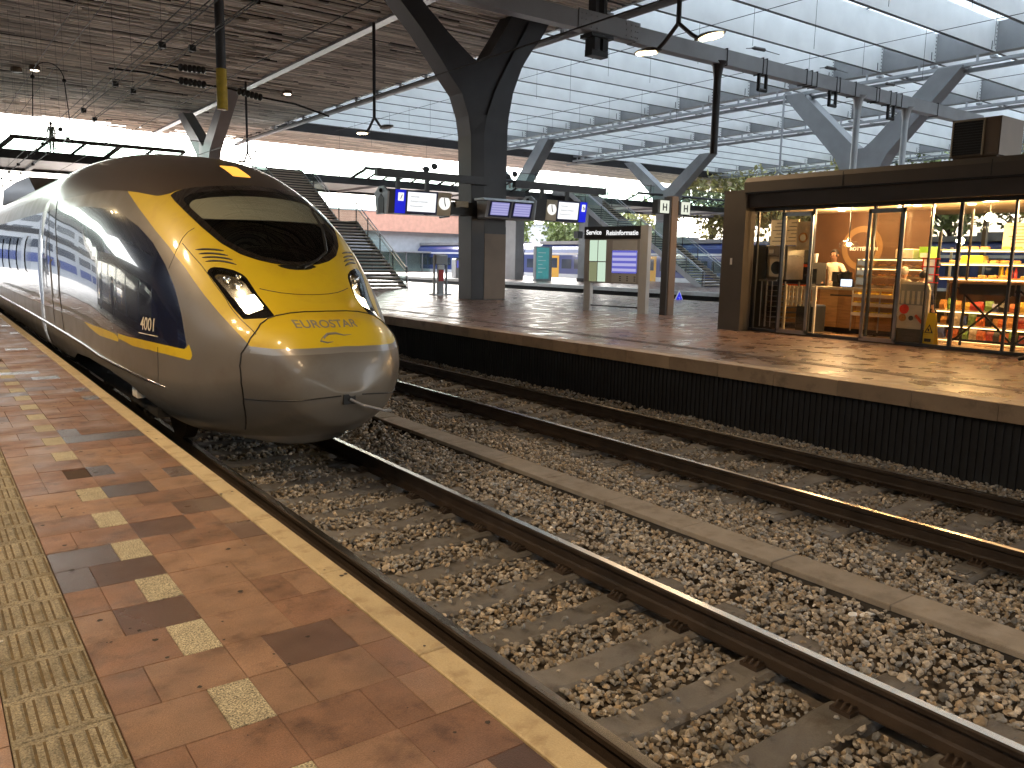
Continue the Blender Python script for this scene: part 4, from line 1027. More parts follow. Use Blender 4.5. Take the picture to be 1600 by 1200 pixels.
# following carriages, seen foreshortened
yr = np.array([33.2, 33.25, 56.9, 57.0]); 
def carriage(ya):
    yy = np.concatenate([[ya], np.arange(ya+.3, ya+24.2, 1.2), [ya+24.3]]); V2, T2 = loft(np.maximum(yy, YB), 96); V2[:, 1] = np.repeat(yy, 96)
    n_ = len(V2); V2 = np.concatenate([V2, [[XC, ya, 1.0]]]); a = np.arange(96); T2 = np.concatenate([T2, np.stack([np.full(96, n_), a, np.roll(a, -1)], 1)])
    M2 = np.zeros(len(T2), int)
    for fn, mi in ((2.43-V2[:, 2], 1), (None, 3)):
        fv = fn if fn is not None else np.maximum(.52-V2[:, 2], V2[:, 2]-2.09)
        V2, T2, M2, ins = split(V2, T2, M2, fv); M2 = np.where(ins, mi, M2)
    fv = V2[:, 2]+.16; V2, T2, M2, ins = split(V2, T2, M2, fv); T2, M2 = T2[~ins], M2[~ins]
    c_ = npmesh('carriage', V2, T2, TMAT, train, smooth=True, mi=M2)
    for i_ in range(10):
        m = MB()
        for s in (-1, 1): x_ = XC+s*1.478; m.box(x_-.008, x_+.008, ya+2.6+i_*2.0, ya+3.9+i_*2.0, 1.02, 1.70)
        m.build('window', 'black_gloss', c_)
    m = MB(); m.box(XC-1.1, XC+1.1, ya+.5, ya+23.8, -.5, .2); m.box(XC-1.0, XC+1.0, ya-.9, ya+.2, -.1, 2.5); m.build('underframe', 'train_under', c_)
for i_ in range(3): carriage(33.4+25.2*i_)
m = MB(); m.prism([(23.0, 2.85), (24.2, 3.28), (27.5, 3.36), (31.5, 3.36), (32.3, 2.9)], XC-.75, XC+.75, axis='x'); o = m.build('roof_fairing', 'paint_roof', train)
# ================================================================== OVERHEAD LINE
beam_t = thing('catenary_beam', 'long grey box beam carrying the overhead line across the tracks', 'beam', (17, 17.75, 7.7))
m = MB(); m.box(-1, 15.0, 17.58, 17.92, 7.66, 8.12); m.box(17.0, 38.2, 17.58, 17.92, 7.62, 8.08)
m.box(14.9, 17.1, 17.60, 17.90, 7.64, 8.10)
m.build('box_girder', 'steel_mid', beam_t)
m = MB()
for y_ in (17.555, 17.945): m.box(14.85, 17.15, y_-.012, y_+.012, 7.66, 8.16)
for x_ in (14.95, 15.1, 15.3, 15.5, 16.6, 16.8, 16.95, 17.05):
    for z_ in (7.74, 7.90, 8.05): m.tube([(x_, 17.53, z_), (x_, 17.51, z_)], .022, 6)
m.build('splice_plate', 'steel_mid', beam_t)
m = MB()
for x_ in (15.55, 15.85): m.box(x_-.1, x_+.1, 17.55, 17.95, 7.2, 7.6); m.box(x_-.06, x_+.06, 17.6, 17.9, 8.1, 10)
m.box(15.3, 16.1, 17.5, 18.0, 7.52, 7.62); m.box(15.4, 16.0, 17.6, 17.9, 7.05, 7.22); m.build('hanger', 'black', beam_t)
for x_ in (21.0, 22.8, 23.0, 25.2, 25.5, 25.8, 27.0, 27.2, 28.2, 29.6, 29.8, 30.6, 31.0, 31.4, 34.2):
    m = MB(); m.box(x_-.014, x_+.014, 17.56, 17.94, 7.59, 8.12); m.build('clamp', 'steel_dark', beam_t)
for x_ in (22.9, 26.9, 30.8):
    m = MB(); m.box(x_-.22, x_-.16, 17.6, 17.7, 7.1, 7.62); m.box(x_+.16, x_+.22, 17.6, 17.7, 7.1, 7.62); m.tube([(x_-.22, 17.65, 7.12), (x_+.22, 17.65, 7.12)], .06, 8); m.build('wire_cradle', 'black', beam_t)
    m = MB(); m.tube([(x_-1.1, 17.5, 8.22), (x_-.85, 17.5, 8.27), (x_-.7, 17.5, 8.30), (x_-.2, 17.5, 8.32), (x_-.1, 17.5, 8.31), (x_+.6, 17.5, 8.30)], [.012, .015, .06, .06, .015, .012], 8); m.build('strain_insulator', 'insulator', beam_t)
def drop_tube(x_, zb, label, yellow=None, r_=.11, mt='steel_dark', zt=7.7):
    t = thing('drop_tube', label, 'drop post', (x_, 17.75, zb), 'drop tubes hanging from the overhead line beam')
    m = MB(); zy = yellow if yellow else zb
    m.tube([(x_, 17.75, zt-.5), (x_, 17.75, zt-.12), (x_, 17.75, zt)], [r_, r_*1.5, r_*2.4], 12); m.tube([(x_, 17.75, zy), (x_, 17.75, zt-.4)], r_, 12); m.build('tube', mt, t, auto=.6)
    if yellow: m = MB(); m.tube([(x_, 17.75, zb), (x_, 17.75, yellow)], r_*1.12, 12); m.build('warning_band', 'yellow_paint', t, auto=.6)
    return t
t1 = drop_tube(5.385, 4.41, 'dark drop tube with a yellow lower band hanging between the two near tracks', 5.22, .10)
drop_tube(20.8, 4.9, 'dark drop tube reaching low down right of the pair of lit lamps', None, .12)
drop_tube(28.7, 4.6, 'pale drop tube hanging behind the kiosk roof, left one of the pair', None, .12, 'steel_light')
drop_tube(32.1, 4.6, 'pale drop tube hanging behind the kiosk roof, right one of the pair', None, .12, 'steel_light')
def ins_arm(p, q, droop=.0):
    """insulator and rod from p (at the tube) to q"""
    p, q = Vector(p), Vector(q); d = (q-p); L_ = d.length; u = d.normalized()
    m = MB(); n_ = 6
    a, b = p+u*.28, p+u*.72
    for i_ in range(n_):
        c = a+(b-a)*(i_/(n_-1)); m.tube([c-u*.045, c-u*.02, c+u*.02, c+u*.045], [.045, .075, .075, .045], 12)
    m.build('insulator', 'insulator', t1, auto=.5)
    m = MB(); m.tube([p, p+u*.28], .018, 6); m.build('link', 'wire', t1); m = MB(); mid = (b+q)/2+Vector((0, 0, droop)); m.tube([b, mid, q], .022, 6); m.build('registration_arm', 'wire', t1)
ins_arm((5.3, 17.75, 5.15), (4.0, 17.75, 5.12)); ins_arm((5.3, 17.75, 4.85), (3.25, 17.75, 4.92), .04); ins_arm((5.47, 17.75, 4.86), (7.75, 17.75, 4.55), .06)
def wire(label, x_, z_, r_=.012, mess=None, step=3.6, z2=None, cat='overhead wire'):
    t = thing('overhead_wire', label, cat, (x_, 17.75, z_), 'overhead line wires')
    m = MB(); ps = []
    for y_ in np.arange(Y0, 63, 3): ps.append((x_, float(y_), z_))
    m.tube(ps, r_, 5); m.build('contact_wire', 'wire', t)
    if mess:
        m = MB(); ps = [(x_+mess[0], float(y_), mess[1]-.10*sin(pi*((y_-17.75) % 36)/36)) for y_ in np.arange(Y0, 63, 2)]; m.tube(ps, r_*.9, 5); m.build('messenger_wire', 'wire', t)
        for y_ in np.arange(-8, 60, step):
            m = MB(); m.tube([(x_, float(y_), z_), (x_, float(y_), 9.9)], .0035, 3); m.box(x_-.05, x_+.05, y_-.04, y_+.04, z_-.04, z_+.05); m.ball((x_, float(y_)+.1, z_-.02), .032, 6, 4); m.build('dropper', 'wire', t)
wire('upper wire slanting over the train to the left of the yellow banded tube', 3.10, 4.66, .008)
wire('contact wire with many hanging clamps just above the train roof', 3.25, 4.54, .010, (0, 4.66))
wire('wire with hanging clamps right of the contact wire over the train', 3.80, 4.66, .009, (0, 4.75), 4.4)
wire('thin wire passing right behind the yellow banded drop tube', 6.2, 5.5, .010)
wire('contact wire over the empty second track', 7.60, 4.60, .012)
wire('high thin wire near the upper left corner, left one', -.9, -.9+2.2, .0001) if False else None
for lab, k_ in (('thin high wire crossing the timber ceiling at far upper left', .60), ('thin high wire crossing the ceiling right of the far left one', .69)):
    z_ = 8.2; wire(lab, k_*(z_-1.41), z_, .012)
m = MB(); a_ = [(4.75-.55*cos(pi*i_/12), 38.0, 8.2+.0+.62*sin(pi*i_/12)) for i_ in range(13)]
t = thing('cable_loop', 'thin cable loop arching between two high wires at upper left', 'cable', (4.7, 38, 8))
m.tube([(4.1, 38, 6.4)]+a_+[(5.45, 38, 6.2)], .02, 6); m.ball(a_[0], .08, 6, 5); m.ball(a_[-1], .08, 6, 5); m.build('loop', 'wire', t)

# ================================================================== TWIN LAMPS
def twin_lamp(label, x_, y_, ztop, zf, lit=(1, 1), group='hanging twin platform lamps', rz=0, mt='steel_dark', power=None):
    t = thing('twin_lamp', label, 'lamp', (x_, y_, zf), group)
    m = MB(); m.tube([(x_, y_, zf), (x_, y_, ztop)], .055, 10); m.build('pole', mt, t, auto=.6)
    for s, on in ((-1, lit[0]), (1, lit[1])):
        e = Vector((x_, y_-s*.62, zf-.42))
        m = MB(); m.tube([(x_, y_, zf+.03), tuple(Vector((x_, y_, zf))*.35+e*.65+Vector((0, 0, -.02))), tuple(e)], .045, 8); a = m.build('arm', mt, t, auto=.6)
        # shell: flattened drop pointing outwards
        u = Vector((.10*s, -s, .06)).normalized(); v = Vector((0, 0, 1)).cross(u).normalized(); w_ = u.cross(v)
        prof = [(-.12, .03, .03), (-.04, .09, .06), (.08, .15, .085), (.25, .19, .085), (.42, .17, .06), (.56, .10, .03), (.64, .03, .012)]
        m = MB(); vs = []; nn = 12
        for (l, wd, h_) in prof:
            for j in range(nn):
                an = 2*pi*j/nn; hh = h_*max(sin(an), -.18) if sin(an) < 0 else h_*sin(an)
                vs.append(e+u*l+v*(wd*cos(an))+w_*hh)
        fs = [(i_*nn+j, i_*nn+(j+1) % nn, (i_+1)*nn+(j+1) % nn, (i_+1)*nn+j) for i_ in range(len(prof)-1) for j in range(nn)]+[tuple(range(nn-1, -1, -1)), tuple((len(prof)-1)*nn+j for j in range(nn))]
        m.add(vs, fs); sh = m.build('lamp_head', mt, t, auto=.7)
        m = MB(); vs = []
        for l, wd in ((.04, .09), (.25, .155), (.42, .14), (.54, .08)):
            vs += [e+u*l+v*wd-w_*.035, e+u*l-v*wd-w_*.035]
        cc = e+u*.29-w_*.075
        nb = len(vs); vs += [e+u*l-w_*(.062) for l in (.06, .25, .42, .52)]
        fs = []
        for i_ in range(3):
            fs += [(2*i_, 2*i_+2, nb+i_+1, nb+i_), (nb+i_, nb+i_+1, 2*i_+3, 2*i_+1)]
        m.add(vs, fs); m.build('lens', 'lamp_lens_on' if on else 'frosted', sh)
        if on and power:
            l_ = D.lights.new('lamp_light', 'SPOT'); l_.energy = power; l_.color = (1.0, .70, .42); l_.spot_size = radians(150); l_.spot_blend = .6; l_.shadow_soft_size = .22
            lo = D.objects.new('lamp_light', l_); COL.objects.link(lo); lo.location = e+u*.28-w_*.12; lo.rotation_euler = (0, 0, 0)
    return t
emis('lamp_lens_on', (1.0, .74, .40), 9.0); mat('frosted', (.6, .6, .58), .5)
emis('downlight_on', (1.0, .85, .65), 6.0)
twin_lamp('lit twin lamp hanging at top right of the dark forked column', 13.75, 12.9, 9.9, 6.55, power=72)
twin_lamp('long poled twin lamp left of the dark forked column, only one head lit', 13.6, 27.2, 9.6, 6.36, lit=(1, 0), power=45)
twin_lamp('pale unlit twin lamp hanging over the kiosk roof, seen small against the glass roof', 36.9, 27.0, 10.2, 6.3, lit=(0, 0), mt='steel_light')
for i_, (x_, y_) in enumerate(((-2.1, -1.4), (-2.1, 5.6), (-2.1, 12.9), (-2.1, 27.2), (13.75, -1.4), (13.75, 41.5))):
    twin_lamp(['lit twin lamp over the near platform, behind the viewer', 'lit twin lamp over the near platform, beside the viewer', 'lit twin lamp over the near platform, level with the first kiosk end', 'lit twin lamp over the near platform, farther down the train', 'lit twin lamp over the opposite platform, behind the viewer', 'lit twin lamp over the opposite platform, beyond the stairs'][i_], x_, y_, 9.9, 6.5, power=88 if x_ < 0 else 60, group='lamps outside the picture')

# ================================================================== FOOTBRIDGE
br = thing('footbridge', 'long grey footbridge with glass railings crossing high above all tracks', 'footbridge', (30, 48.5, 6))
YB0, YB1 = 48.5, 56.5
m = MB(); m.box(-16, 100, YB0, YB0+.35, 6.05, 6.44); m.box(-16, 100, YB1-.35, YB1, 6.05, 6.62); m.box(-16, 100, YB0-.08, YB0, 6.0, 6.12); m.build('fascia', 'steel_dark', br)
m = MB(); m.box(-16, 100, YB0+.35, YB1-.35, 6.2, 6.5); 
for x_ in np.arange(-14, 100, 3.9): m.box(x_, x_+.25, YB0+.35, YB1-.35, 6.06, 6.2)
m.build('deck', 'steel_mid', br)
gl_sp = [(-12, 12.6), (19.4, 38.5), (41.8, 90)]
for side_, yy in (('near', YB0+.05), ('far', YB1-.05)):
    m = MB(); m.box(-16, 100, yy-.02, yy+.02, 7.72, 7.76); m.build('handrail', 'steel_dark', br)
    for x_ in np.arange(-13, 96, 2.4):
        if side_ == 'near' and (12.8 < x_ < 19.2 or 38.6 < x_ < 41.7): continue
        m = MB(); m.box(x_-.02, x_+.02, yy-.03, yy+.03, 6.6, 7.85); m.box(x_-.12, x_+.12, yy-.03, yy+.03, 7.38, 7.42); m.build('railing_post', 'steel_dark', br)
        m = MB(); m.box(x_+.06, x_+2.34, yy-.006, yy+.006, 6.66, 7.70); m.build('glass_pane', 'glass_green', br)
# slanted glass screens in front of the deck
def screen(xa, xb, n_):
    m = MB(); yf = YB0-.9
    m.tube([(xa+.5, yf, 6.98), (xb, yf, 6.98)], .10, 8)
    for i_ in range(n_+1):
        x_ = xa+(xb-xa-.6)*i_/n_; th = .24 if i_ % 3 == 0 else .09
        m.beam((x_, YB0, 6.38), (x_+.65, yf, 6.98), th, .10)
    m.build('screen_frame', 'steel_dark', br)
    for i_ in range(n_):
        a = xa+(xb-xa-.6)*i_/n_+.12; b = xa+(xb-xa-.6)*(i_+1)/n_-.1
        m = MB(); m.add([(a, YB0-.02, 6.45), (b, YB0-.02, 6.45), (b+.6, yf+.02, 6.94), (a+.6, yf+.02, 6.94)], [(0, 1, 2, 3)]); o = m.build('screen_pane', 'glass_green', br)
        sm_ = o.modifiers.new('thick', 'SOLIDIFY'); sm_.thickness = .02
screen(3.6, 12.3, 5); screen(22.6, 30.6, 7); screen(31.4, 37.0, 4); screen(46.5, 60, 7)
# a person and round mirrors on the bridge are separate things further on
for x_, lab in ((28.2, 'round dark mirror pair on a post on the bridge left of the forked column'), (34.9, 'round dark mirror pair on a post on the bridge above the right screen cluster')):
    t = thing('mirror_pair', lab, 'mirror', (x_, YB0-.2, 6.6), 'round mirrors on the footbridge')
    m = MB(); m.tube([(x_, YB0-.2, 6.6), (x_, YB0-.2, 7.5)], .03, 6); m.build('post', 'steel_dark', t)
    for s in (-1, 1): m = MB(); m.ball((x_+s*.32, YB0-.3, 7.45+s*.12), .26, 12, 8, sc=(1, .3, .85)); m.build('mirror', 'black', t, smooth=True)

# ================================================================== STAIRS
def stairs(label, xa, xb, yb_, s_label=None):
    t = thing('staircase', label, 'staircase', (xa, yb_, 0), 'open staircases up to the footbridge')
    rise, go = .165, .275; n1 = 20
    sm = MB(); sm.box(0, xb-xa, 0, go+.05, -.05, 0, 0); sm.box(.0, xb-xa, -.012, .045, -.052, .004, 1); sm.box(.03, xb-xa-.03, go-.02, go+.05, -.12, -.05, 0)
    me = sm.mesh('step', ['step_dark', 'step_nose'])
    z = 0; y_ = yb_
    for i_ in range(n1): z += rise; link('step', me, t, (xa, y_, z)); y_ += go
    ym0 = y_; zm = z; ym1 = y_+2.2
    m = MB(); m.box(xa, xb, ym0, ym1, zm-.16, zm); m.build('landing', 'steel_dark', t)
    y_ = ym1; n2 = 19
    for i_ in range(n2): z += rise; link('step', me, t, (xa, y_, z)); y_ += go
    yt = y_; zt = z
    link('step', me, t, (xa, yt, zt)) if False else None
    m = MB(); m.box(xa, xb, yt, YB0+.1, 6.3, 6.55); m.build('top_landing', 'steel_dark', t)
    for x_ in (xa, xb):
        m = MB(); P1 = [(yb_, .0), (ym0, zm), (ym1, zm), (yt, zt), (YB0, 6.6)]
        s_ = .02 if x_ == xa else -.02
        # stringer
        for (a, za), (b, zb) in zip(P1[:-1], P1[1:]): m.beam((x_, a, za-.10), (x_, b, zb-.10), .05, .34)
        m.build('stringer', 'steel_mid', t)
        m = MB(); rl_ = [(x_, yb_-.15, 1.0), (x_, yb_, 1.02)]+[(x_, a, b+1.02) for a, b in P1[1:]]
        m.tube(rl_, .028, 6); m.tube([(x_+(.08 if x_ == xa else -.08), p_[1], p_[2]-.14) for p_ in rl_], .02, 6); m.tube([(x_, yb_-.15, 0), (x_, yb_-.15, 1.0)], .028, 6)
        m.build('handrail', 'step_rail', t, auto=.8)
        for (a, za), (b, zb) in zip(P1[:-1], P1[1:]):
            nn = max(1, round((b-a)/1.5))
            for i_ in range(nn):
                f0, f1 = i_/nn, (i_+1)/nn; ya_, yb2 = a+(b-a)*f0, a+(b-a)*f1; z0, z1 = za+(zb-za)*f0, za+(zb-za)*f1
                m = MB(); m.beam((x_, ya_, z0-.1), (x_, ya_, z0+1.0), .05, .03, up=(0, 1, 0)); m.build('baluster', 'steel_dark', t)
                m = MB(); m.add([(x_, ya_+.05, z0-.15), (x_, yb2-.05, z1-.15), (x_, yb2-.05, z1+.92), (x_, ya_+.05, z0+.92)], [(0, 1, 2, 3)]); o = m.build('glass_pane', 'glass_green', t)
                sm_ = o.modifiers.new('thick', 'SOLIDIFY'); sm_.thickness = .016
    return t
mat('step_dark', (.03, .027, .025), .6); mat('step_nose', (.35, .30, .24), .5); mat('step_rail', (.32, .34, .36), .35, metal=.6)
stairs('open dark staircase rising behind the nose of the train to the footbridge', 16.3, 19.1, 34.9)
stairs('open dark staircase on the near platform, mirrored in the side of the train', -7.8, -5.0, 36.0)  # added out of view as something for the train side to reflect
stairs('farther glass sided staircase on the far platform, left of the kiosk', 39.0, 41.6, 33.6)

# ================================================================== SIGNS
def hung_sign(name, label, x0, x1, z0, z1, yf, order):
    """double sided platform sign: sloping box with clock, screen and blue track number panel"""
    t = thing(name, label, 'sign', ((x0+x1)/2, yf, z1), 'hanging platform signs')
    dep = .62
    m = MB(); m.prism([(yf, z0), (yf+dep, z0), (yf+dep+.10, z1), (yf-.10, z1)][::-1], x0+.05, x1-.05, axis='x'); m.build('case', 'steel_dark', t)
    def face(a, b, lift, mt, nm, zz0=z0+.01, zz1=z1-.01, inset=0):
        # front sloping plane from (yf,z0) to (yf-.1,z1)
        def yy(z): return yf-.10*(z-z0)/(z1-z0)-lift
        m = MB(); m.add([(a, yy(zz0), zz0), (b, yy(zz0), zz0), (b, yy(zz1), zz1), (a, yy(zz1), zz1), (a, yy(zz0)+lift*.9, zz0), (b, yy(zz0)+lift*.9, zz0), (b, yy(zz1)+lift*.9, zz1), (a, yy(zz1)+lift*.9, zz1)], [(0, 1, 2, 3), (4, 7, 6, 5), (0, 4, 5, 1), (1, 5, 6, 2), (2, 6, 7, 3), (3, 7, 4, 0)]); return m.build(nm, mt, t)
    yfn = lambda z: yf-.10*(z-z0)/(z1-z0)
    w_ = x1-x0
    for kind, a, b in order:
        xa, xb = x0+w_*a, x0+w_*b
        if kind == 'num':
            face(xa, xb, .012, 'sign_blue', 'track_number_panel'); face(xa+.1, xb-.08, .018, 'sign_white', 'number_plate', z1-.36, z1-.1)
            text('numeral', '7' if order[0][0] == 'num' else '6', .24, ((xa+xb)/2+.02, yfn(z1-.23)-.024, z1-.23), (1, 0, 0), (0, 0, 1), 'black', t)
        if kind == 'screen':
            face(xa, xb, .012, 'sign_navy', 'screen_frame'); face(xa+.07, xb-.07, .022, 'screen_white', 'screen', z0+.09, z1-.06)
            for r_, (l_, tx) in enumerate(((.5, 'Intercity'), (.7, 'Schiphol Airport'), (.6, 'Amsterdam C'))):
                text('screen_text', tx, .10, (xa+.16, yfn(z1-.2-.15*r_)-.026, z1-.2-.15*r_), (1, 0, 0), (0, 0, 1), 'sign_grey', t, align='LEFT', extrude=.001)
        if kind == 'clock':
            face(xa, xb, .012, 'sign_beige', 'clock_panel'); cxx = (xa+xb)/2; zc_ = z0+(z1-z0)*.55; rr_ = min(xb-xa, z1-z0)*.42
            m = MB(); m.tube([(cxx, yfn(zc_)-.02, zc_), (cxx, yfn(zc_)-.035, zc_)], rr_, 28); ck = m.build('clock_face', 'clock_white', t)
            m = MB(); m.beam((cxx, yfn(zc_)-.045, zc_-.02), (cxx-.02, yfn(zc_)-.045, zc_+rr_*.75), .02, .02); m.beam((cxx, yfn(zc_)-.045, zc_), (cxx+.03, yfn(zc_)-.045, zc_-rr_*.5), .03, .02); m.build('hands', 'black', ck)
    # pierced end plate
    m = MB(); m.prism([(yf-.04, z0-.03), (yf+dep+.04, z0-.03), (yf+dep+.16, z1-.1), (yf+dep*.75, z1+.1), (yf+dep*.25, z1+.1), (yf-.16, z1-.1)], x0-.02, x0+.04, axis='x'); ep = m.build('end_plate', 'steel_light', t)
    m = MB(); m.prism([(yf+.12, z0), (yf+dep-.12, z0), (yf+dep-.1, z1-.30), (yf+dep*.5, z1-.14), (yf+.10, z1-.30)], x0-.035, x0-.021, axis='x'); m.build('louvre', 'black', ep)
    m = MB(); m.ball((x0-.03, yf+dep/2, z1-.04), .07, 8, 6); m.build('loudspeaker', 'black', ep)
    return t
mat('sign_blue', (.0, .01, .62), .4, emit=(.0, .01, .9), estr=.07); mat('sign_navy', (.01, .015, .07), .3); mat('sign_beige', (.42, .36, .26), .5); mat('sign_grey', (.45, .45, .45), .5, var=0)
emis('sign_white', (1, 1, 1), 0.136); emis('screen_white', (.96, .98, 1), 0.152); emis('clock_white', (1, .99, .95), 0.136); emis('screen_violet', (.50, .48, 1.0), 0.072); emis('lightbox_green', (.74, .95, .74), 0.104); emis('lightbox_olive', (.42, .45, .25), 0.072)
emis('screen_row', (.60, .58, 1.0), 0.096); emis('screen_blue', (.22, .22, .85), 0.080); emis('sign_h', (.90, .93, .78), 0.120)
boom = thing('sign_boom', 'dark horizontal boom fixed to the forked column and carrying the hanging signs', 'beam', (17, 24.1, 4.1))
m = MB(); m.box(12.1, 16.4, 24.02, 24.22, 4.02, 4.28); m.box(17.6, 22.0, 24.02, 24.22, 4.02, 4.28); m.build('boom', 'steel_dark', boom)
for x_ in (12.9, 14.0, 18.9, 20.1): m = MB(); m.box(x_-.06, x_+.06, 24.08, 24.2, 3.5, 4.03); m.build('hanger', 'steel_dark', boom)
hung_sign('platform_sign', 'hanging sign, blue panel at its left end, clock at its right, left of the column', 12.30, 14.70, 2.86, 3.62, 23.8, [('num', .12, .28), ('screen', .28, .78), ('clock', .78, 1.0)])
hung_sign('platform_sign', 'hanging sign, clock at its left end, blue panel at its right, right of the column', 18.25, 20.75, 2.90, 3.66, 23.8, [('clock', .22, .42), ('screen', .42, .86), ('num', .86, 1.0)])
t = thing('screen_box', 'grey box with two lilac departure screens strapped to the front of the forked column', 'departure screen', (16.9, 23.7, 3.1))
m = MB(); m.prism([(23.55, 2.88), (24.0, 2.84), (24.05, 3.46), (23.38, 3.46)][::-1], 15.95, 17.95, axis='x'); m.build('case', 'steel_mid', t)
m = MB(); m.prism([(23.40, 3.462), (24.05, 3.462), (24.05, 3.54), (23.5, 3.54)][::-1], 15.85, 18.0, axis='x'); m.build('hood', 'steel_light', t)
def slope_face(a, b, za, zb, lift, mt, nm, par):
    yy = lambda z: 23.55-.17*(z-2.88)/.58-lift
    m = MB(); m.add([(a, yy(za), za), (b, yy(za), za), (b, yy(zb), zb), (a, yy(zb), zb)], [(0, 1, 2, 3)]); return m.build(nm, mt, par)
for a, b in ((16.1, 16.95), (17.08, 17.9)):
    fr_ = slope_face(a-.03, b+.03, 2.91, 3.44, .006, 'sign_navy', 'screen_frame', t); sc_ = slope_face(a+.05, b-.05, 2.97, 3.40, .012, 'screen_violet', 'screen', t)
    for i_ in range(5): slope_face(a+.08, b-.08, 3.0+i_*.08, 3.04+i_*.08, .018, 'screen_row', 'screen_line', sc_)
m = MB(); m.prism([(24.4, 2.86), (25.0, 2.84), (25.1, 3.3), (24.75, 3.52), (24.3, 3.3)], 15.0, 15.06, axis='x'); m.box(15.06, 16.35, 24.3, 24.9, 2.95, 3.4); m.build('rear_case', 'black', t)
m = MB(); m.box(15.2, 15.7, 24.2, 24.29, 3.22, 3.42); m.build('camera_bracket', 'sign_beige', t)
# notice board
t = thing('service_board', 'free standing notice board headed Service and Reisinformatie on the opposite platform', 'notice board', (16.3, 17.2, 0))
pa, pb = Vector((16.02, 18.25, 0)), Vector((16.42, 16.15, 0)); u_ = (pb-pa).normalized(); n_ = Vector((-u_.y, u_.x, 0)); n_ = -n_ if n_.x > 0 else n_   # faces the tracks
def bp(s_, z_, o_=0): p = pa+u_*s_+n_*o_; return (p.x, p.y, z_)
LB = (pb-pa).length
def bpanel(s0, s1, z0, z1, o0, o1, mt, nm, par):
    m = MB(); vs = [bp(s_, z_, o_) for s_ in (s0, s1) for o_ in (o0, o1) for z_ in (z0, z1)]; m.add(vs, [(0, 1, 3, 2), (4, 6, 7, 5), (0, 4, 5, 1), (2, 3, 7, 6), (0, 2, 6, 4), (1, 5, 7, 3)]); return m.build(nm, mt, par)
bpanel(-.02, .22, 0, .85, -.07, .07, 'steel_light', 'leg', t); bpanel(LB-.22, LB+.04, 0, 2.45, -.10, .075, 'steel_light', 'leg', t)
bpanel(-.04, LB-.22, .82, 2.42, -.06, .06, 'steel_mid', 'panel', t); bpanel(-.05, LB-.2, 2.08, 2.44, -.075, .075, 'black', 'header', t)
bpanel(.2, LB-.22, .14, .18, -.02, .02, 'steel_dark', 'foot_rail', t)
for a, b, c, d_, mt in ((.16, .44, 1.45, 2.05, 'lightbox_green'), (.47, .75, 1.45, 2.05, 'lightbox_green'), (.47, .75, .86, 1.42, 'lightbox_green'), (.16, .44, .86, 1.42, 'lightbox_olive')): bpanel(a, b, c, d_, .061, .068, mt, 'poster_case', t)
bpanel(.98, LB-.32, .86, 2.04, .061, .066, 'steel_light', 'timetable_panel', t)
scn = bpanel(.98, LB-.30, 1.12, 1.76, .067, .074, 'screen_blue', 'screen', t)
for i_ in range(4): bpanel(1.0, LB-.32, 1.17+i_*.15, 1.25+i_*.15, .075, .079, 'screen_row', 'screen_line', scn)
ut = tuple(u_)
text('heading', 'Service', .19, bp(.30, 2.27, .08), ut, (0, 0, 1), 'sign_white', t, bold=.003); text('heading', 'Reisinformatie', .19, bp(1.30, 2.25, .08), ut, (0, 0, 1), 'sign_white', t, bold=.003)
for i_ in range(3):
    for j in range(3): bpanel(1.25+i_*.25, 1.31+i_*.25, .90+j*.055, .925+j*.055, .067, .07, 'black', 'key_symbol', t)
# H post
t = thing('stop_sign_post', 'square post carrying two lit signs marked H beside the notice board', 'sign post', (16.75, 15.65, 0))
m = MB(); m.box(16.62, 16.86, 15.5, 15.72, 0, 3.22); m.build('post', 'steel_brown', t); m = MB(); m.box(16.55, 16.62, 15.52, 15.74, 0, 3.2); m.build('post_shadow_profile', 'steel_dark', t)
for x_ in (16.28, 17.10):
    m = MB(); m.box(x_-.24, x_+.20, 15.48, 15.68, 2.74, 3.10); b_ = m.build('lightbox', 'black', t)
    m = MB(); m.box(x_-.15, x_+.19, 15.47, 15.479, 2.755, 3.085); m.build('lit_panel', 'sign_h', b_); text('letter', 'H', .26, (x_+.02, 15.464, 2.90), (1, 0, 0), (0, 0, 1), 'black', b_, bold=.006)
# intercom pillar
t = thing('intercom_pillar', 'slim steel intercom pillar with a red panel left of the forked column', 'intercom pillar', (16.9, 28.0, 0))
m = MB(); 
for x_ in (16.58, 17.14): m.tube([(x_, 28, 0), (x_, 28, 1.6)], .05, 8)
m.box(16.45, 17.27, 27.8, 28.2, 0, .05); m.build('frame', 'steel_light', t)
m = MB(); m.cbox(16.62, 17.12, 27.9, 28.1, 1.22, 1.62, .06); m.build('hood', 'steel_mid', t); m = MB(); m.box(16.74, 16.99, 27.94, 28.06, .05, 1.2); m.build('core', 'steel_mid', t)
mat('red_panel', (.55, .02, .02), .4); m = MB(); m.box(16.75, 16.98, 27.92, 27.935, .55, 1.0); m.build('call_panel', 'red_panel', t)
m = MB(); m.box(16.72, 17.01, 27.91, 27.925, 1.02, 1.2); m.build('label_plate', 'white', t)
# small triangular sign
t = thing('triangle_sign', 'small blue triangular sign with white edge at the back edge of the opposite platform', 'sign', (24.55, 22.3, -.35))
m = MB(); m.prism([(24.25, -.12), (24.85, -.12), (24.55, .38)], 22.3, 22.33); m.build('plate', 'white', t); m = MB(); m.prism([(24.32, -.09), (24.78, -.09), (24.55, .30)], 22.285, 22.299); m.build('blue_field', 'sign_blue', t); text('numeral', '2', .22, (24.55, 22.28, .02), (1, 0, 0), (0, 0, 1), 'white', t)
m = MB(); m.tube([(24.55, 22.34, -.3), (24.55, 22.34, 0)], .03, 6); m.build('stalk', 'steel_mid', t)

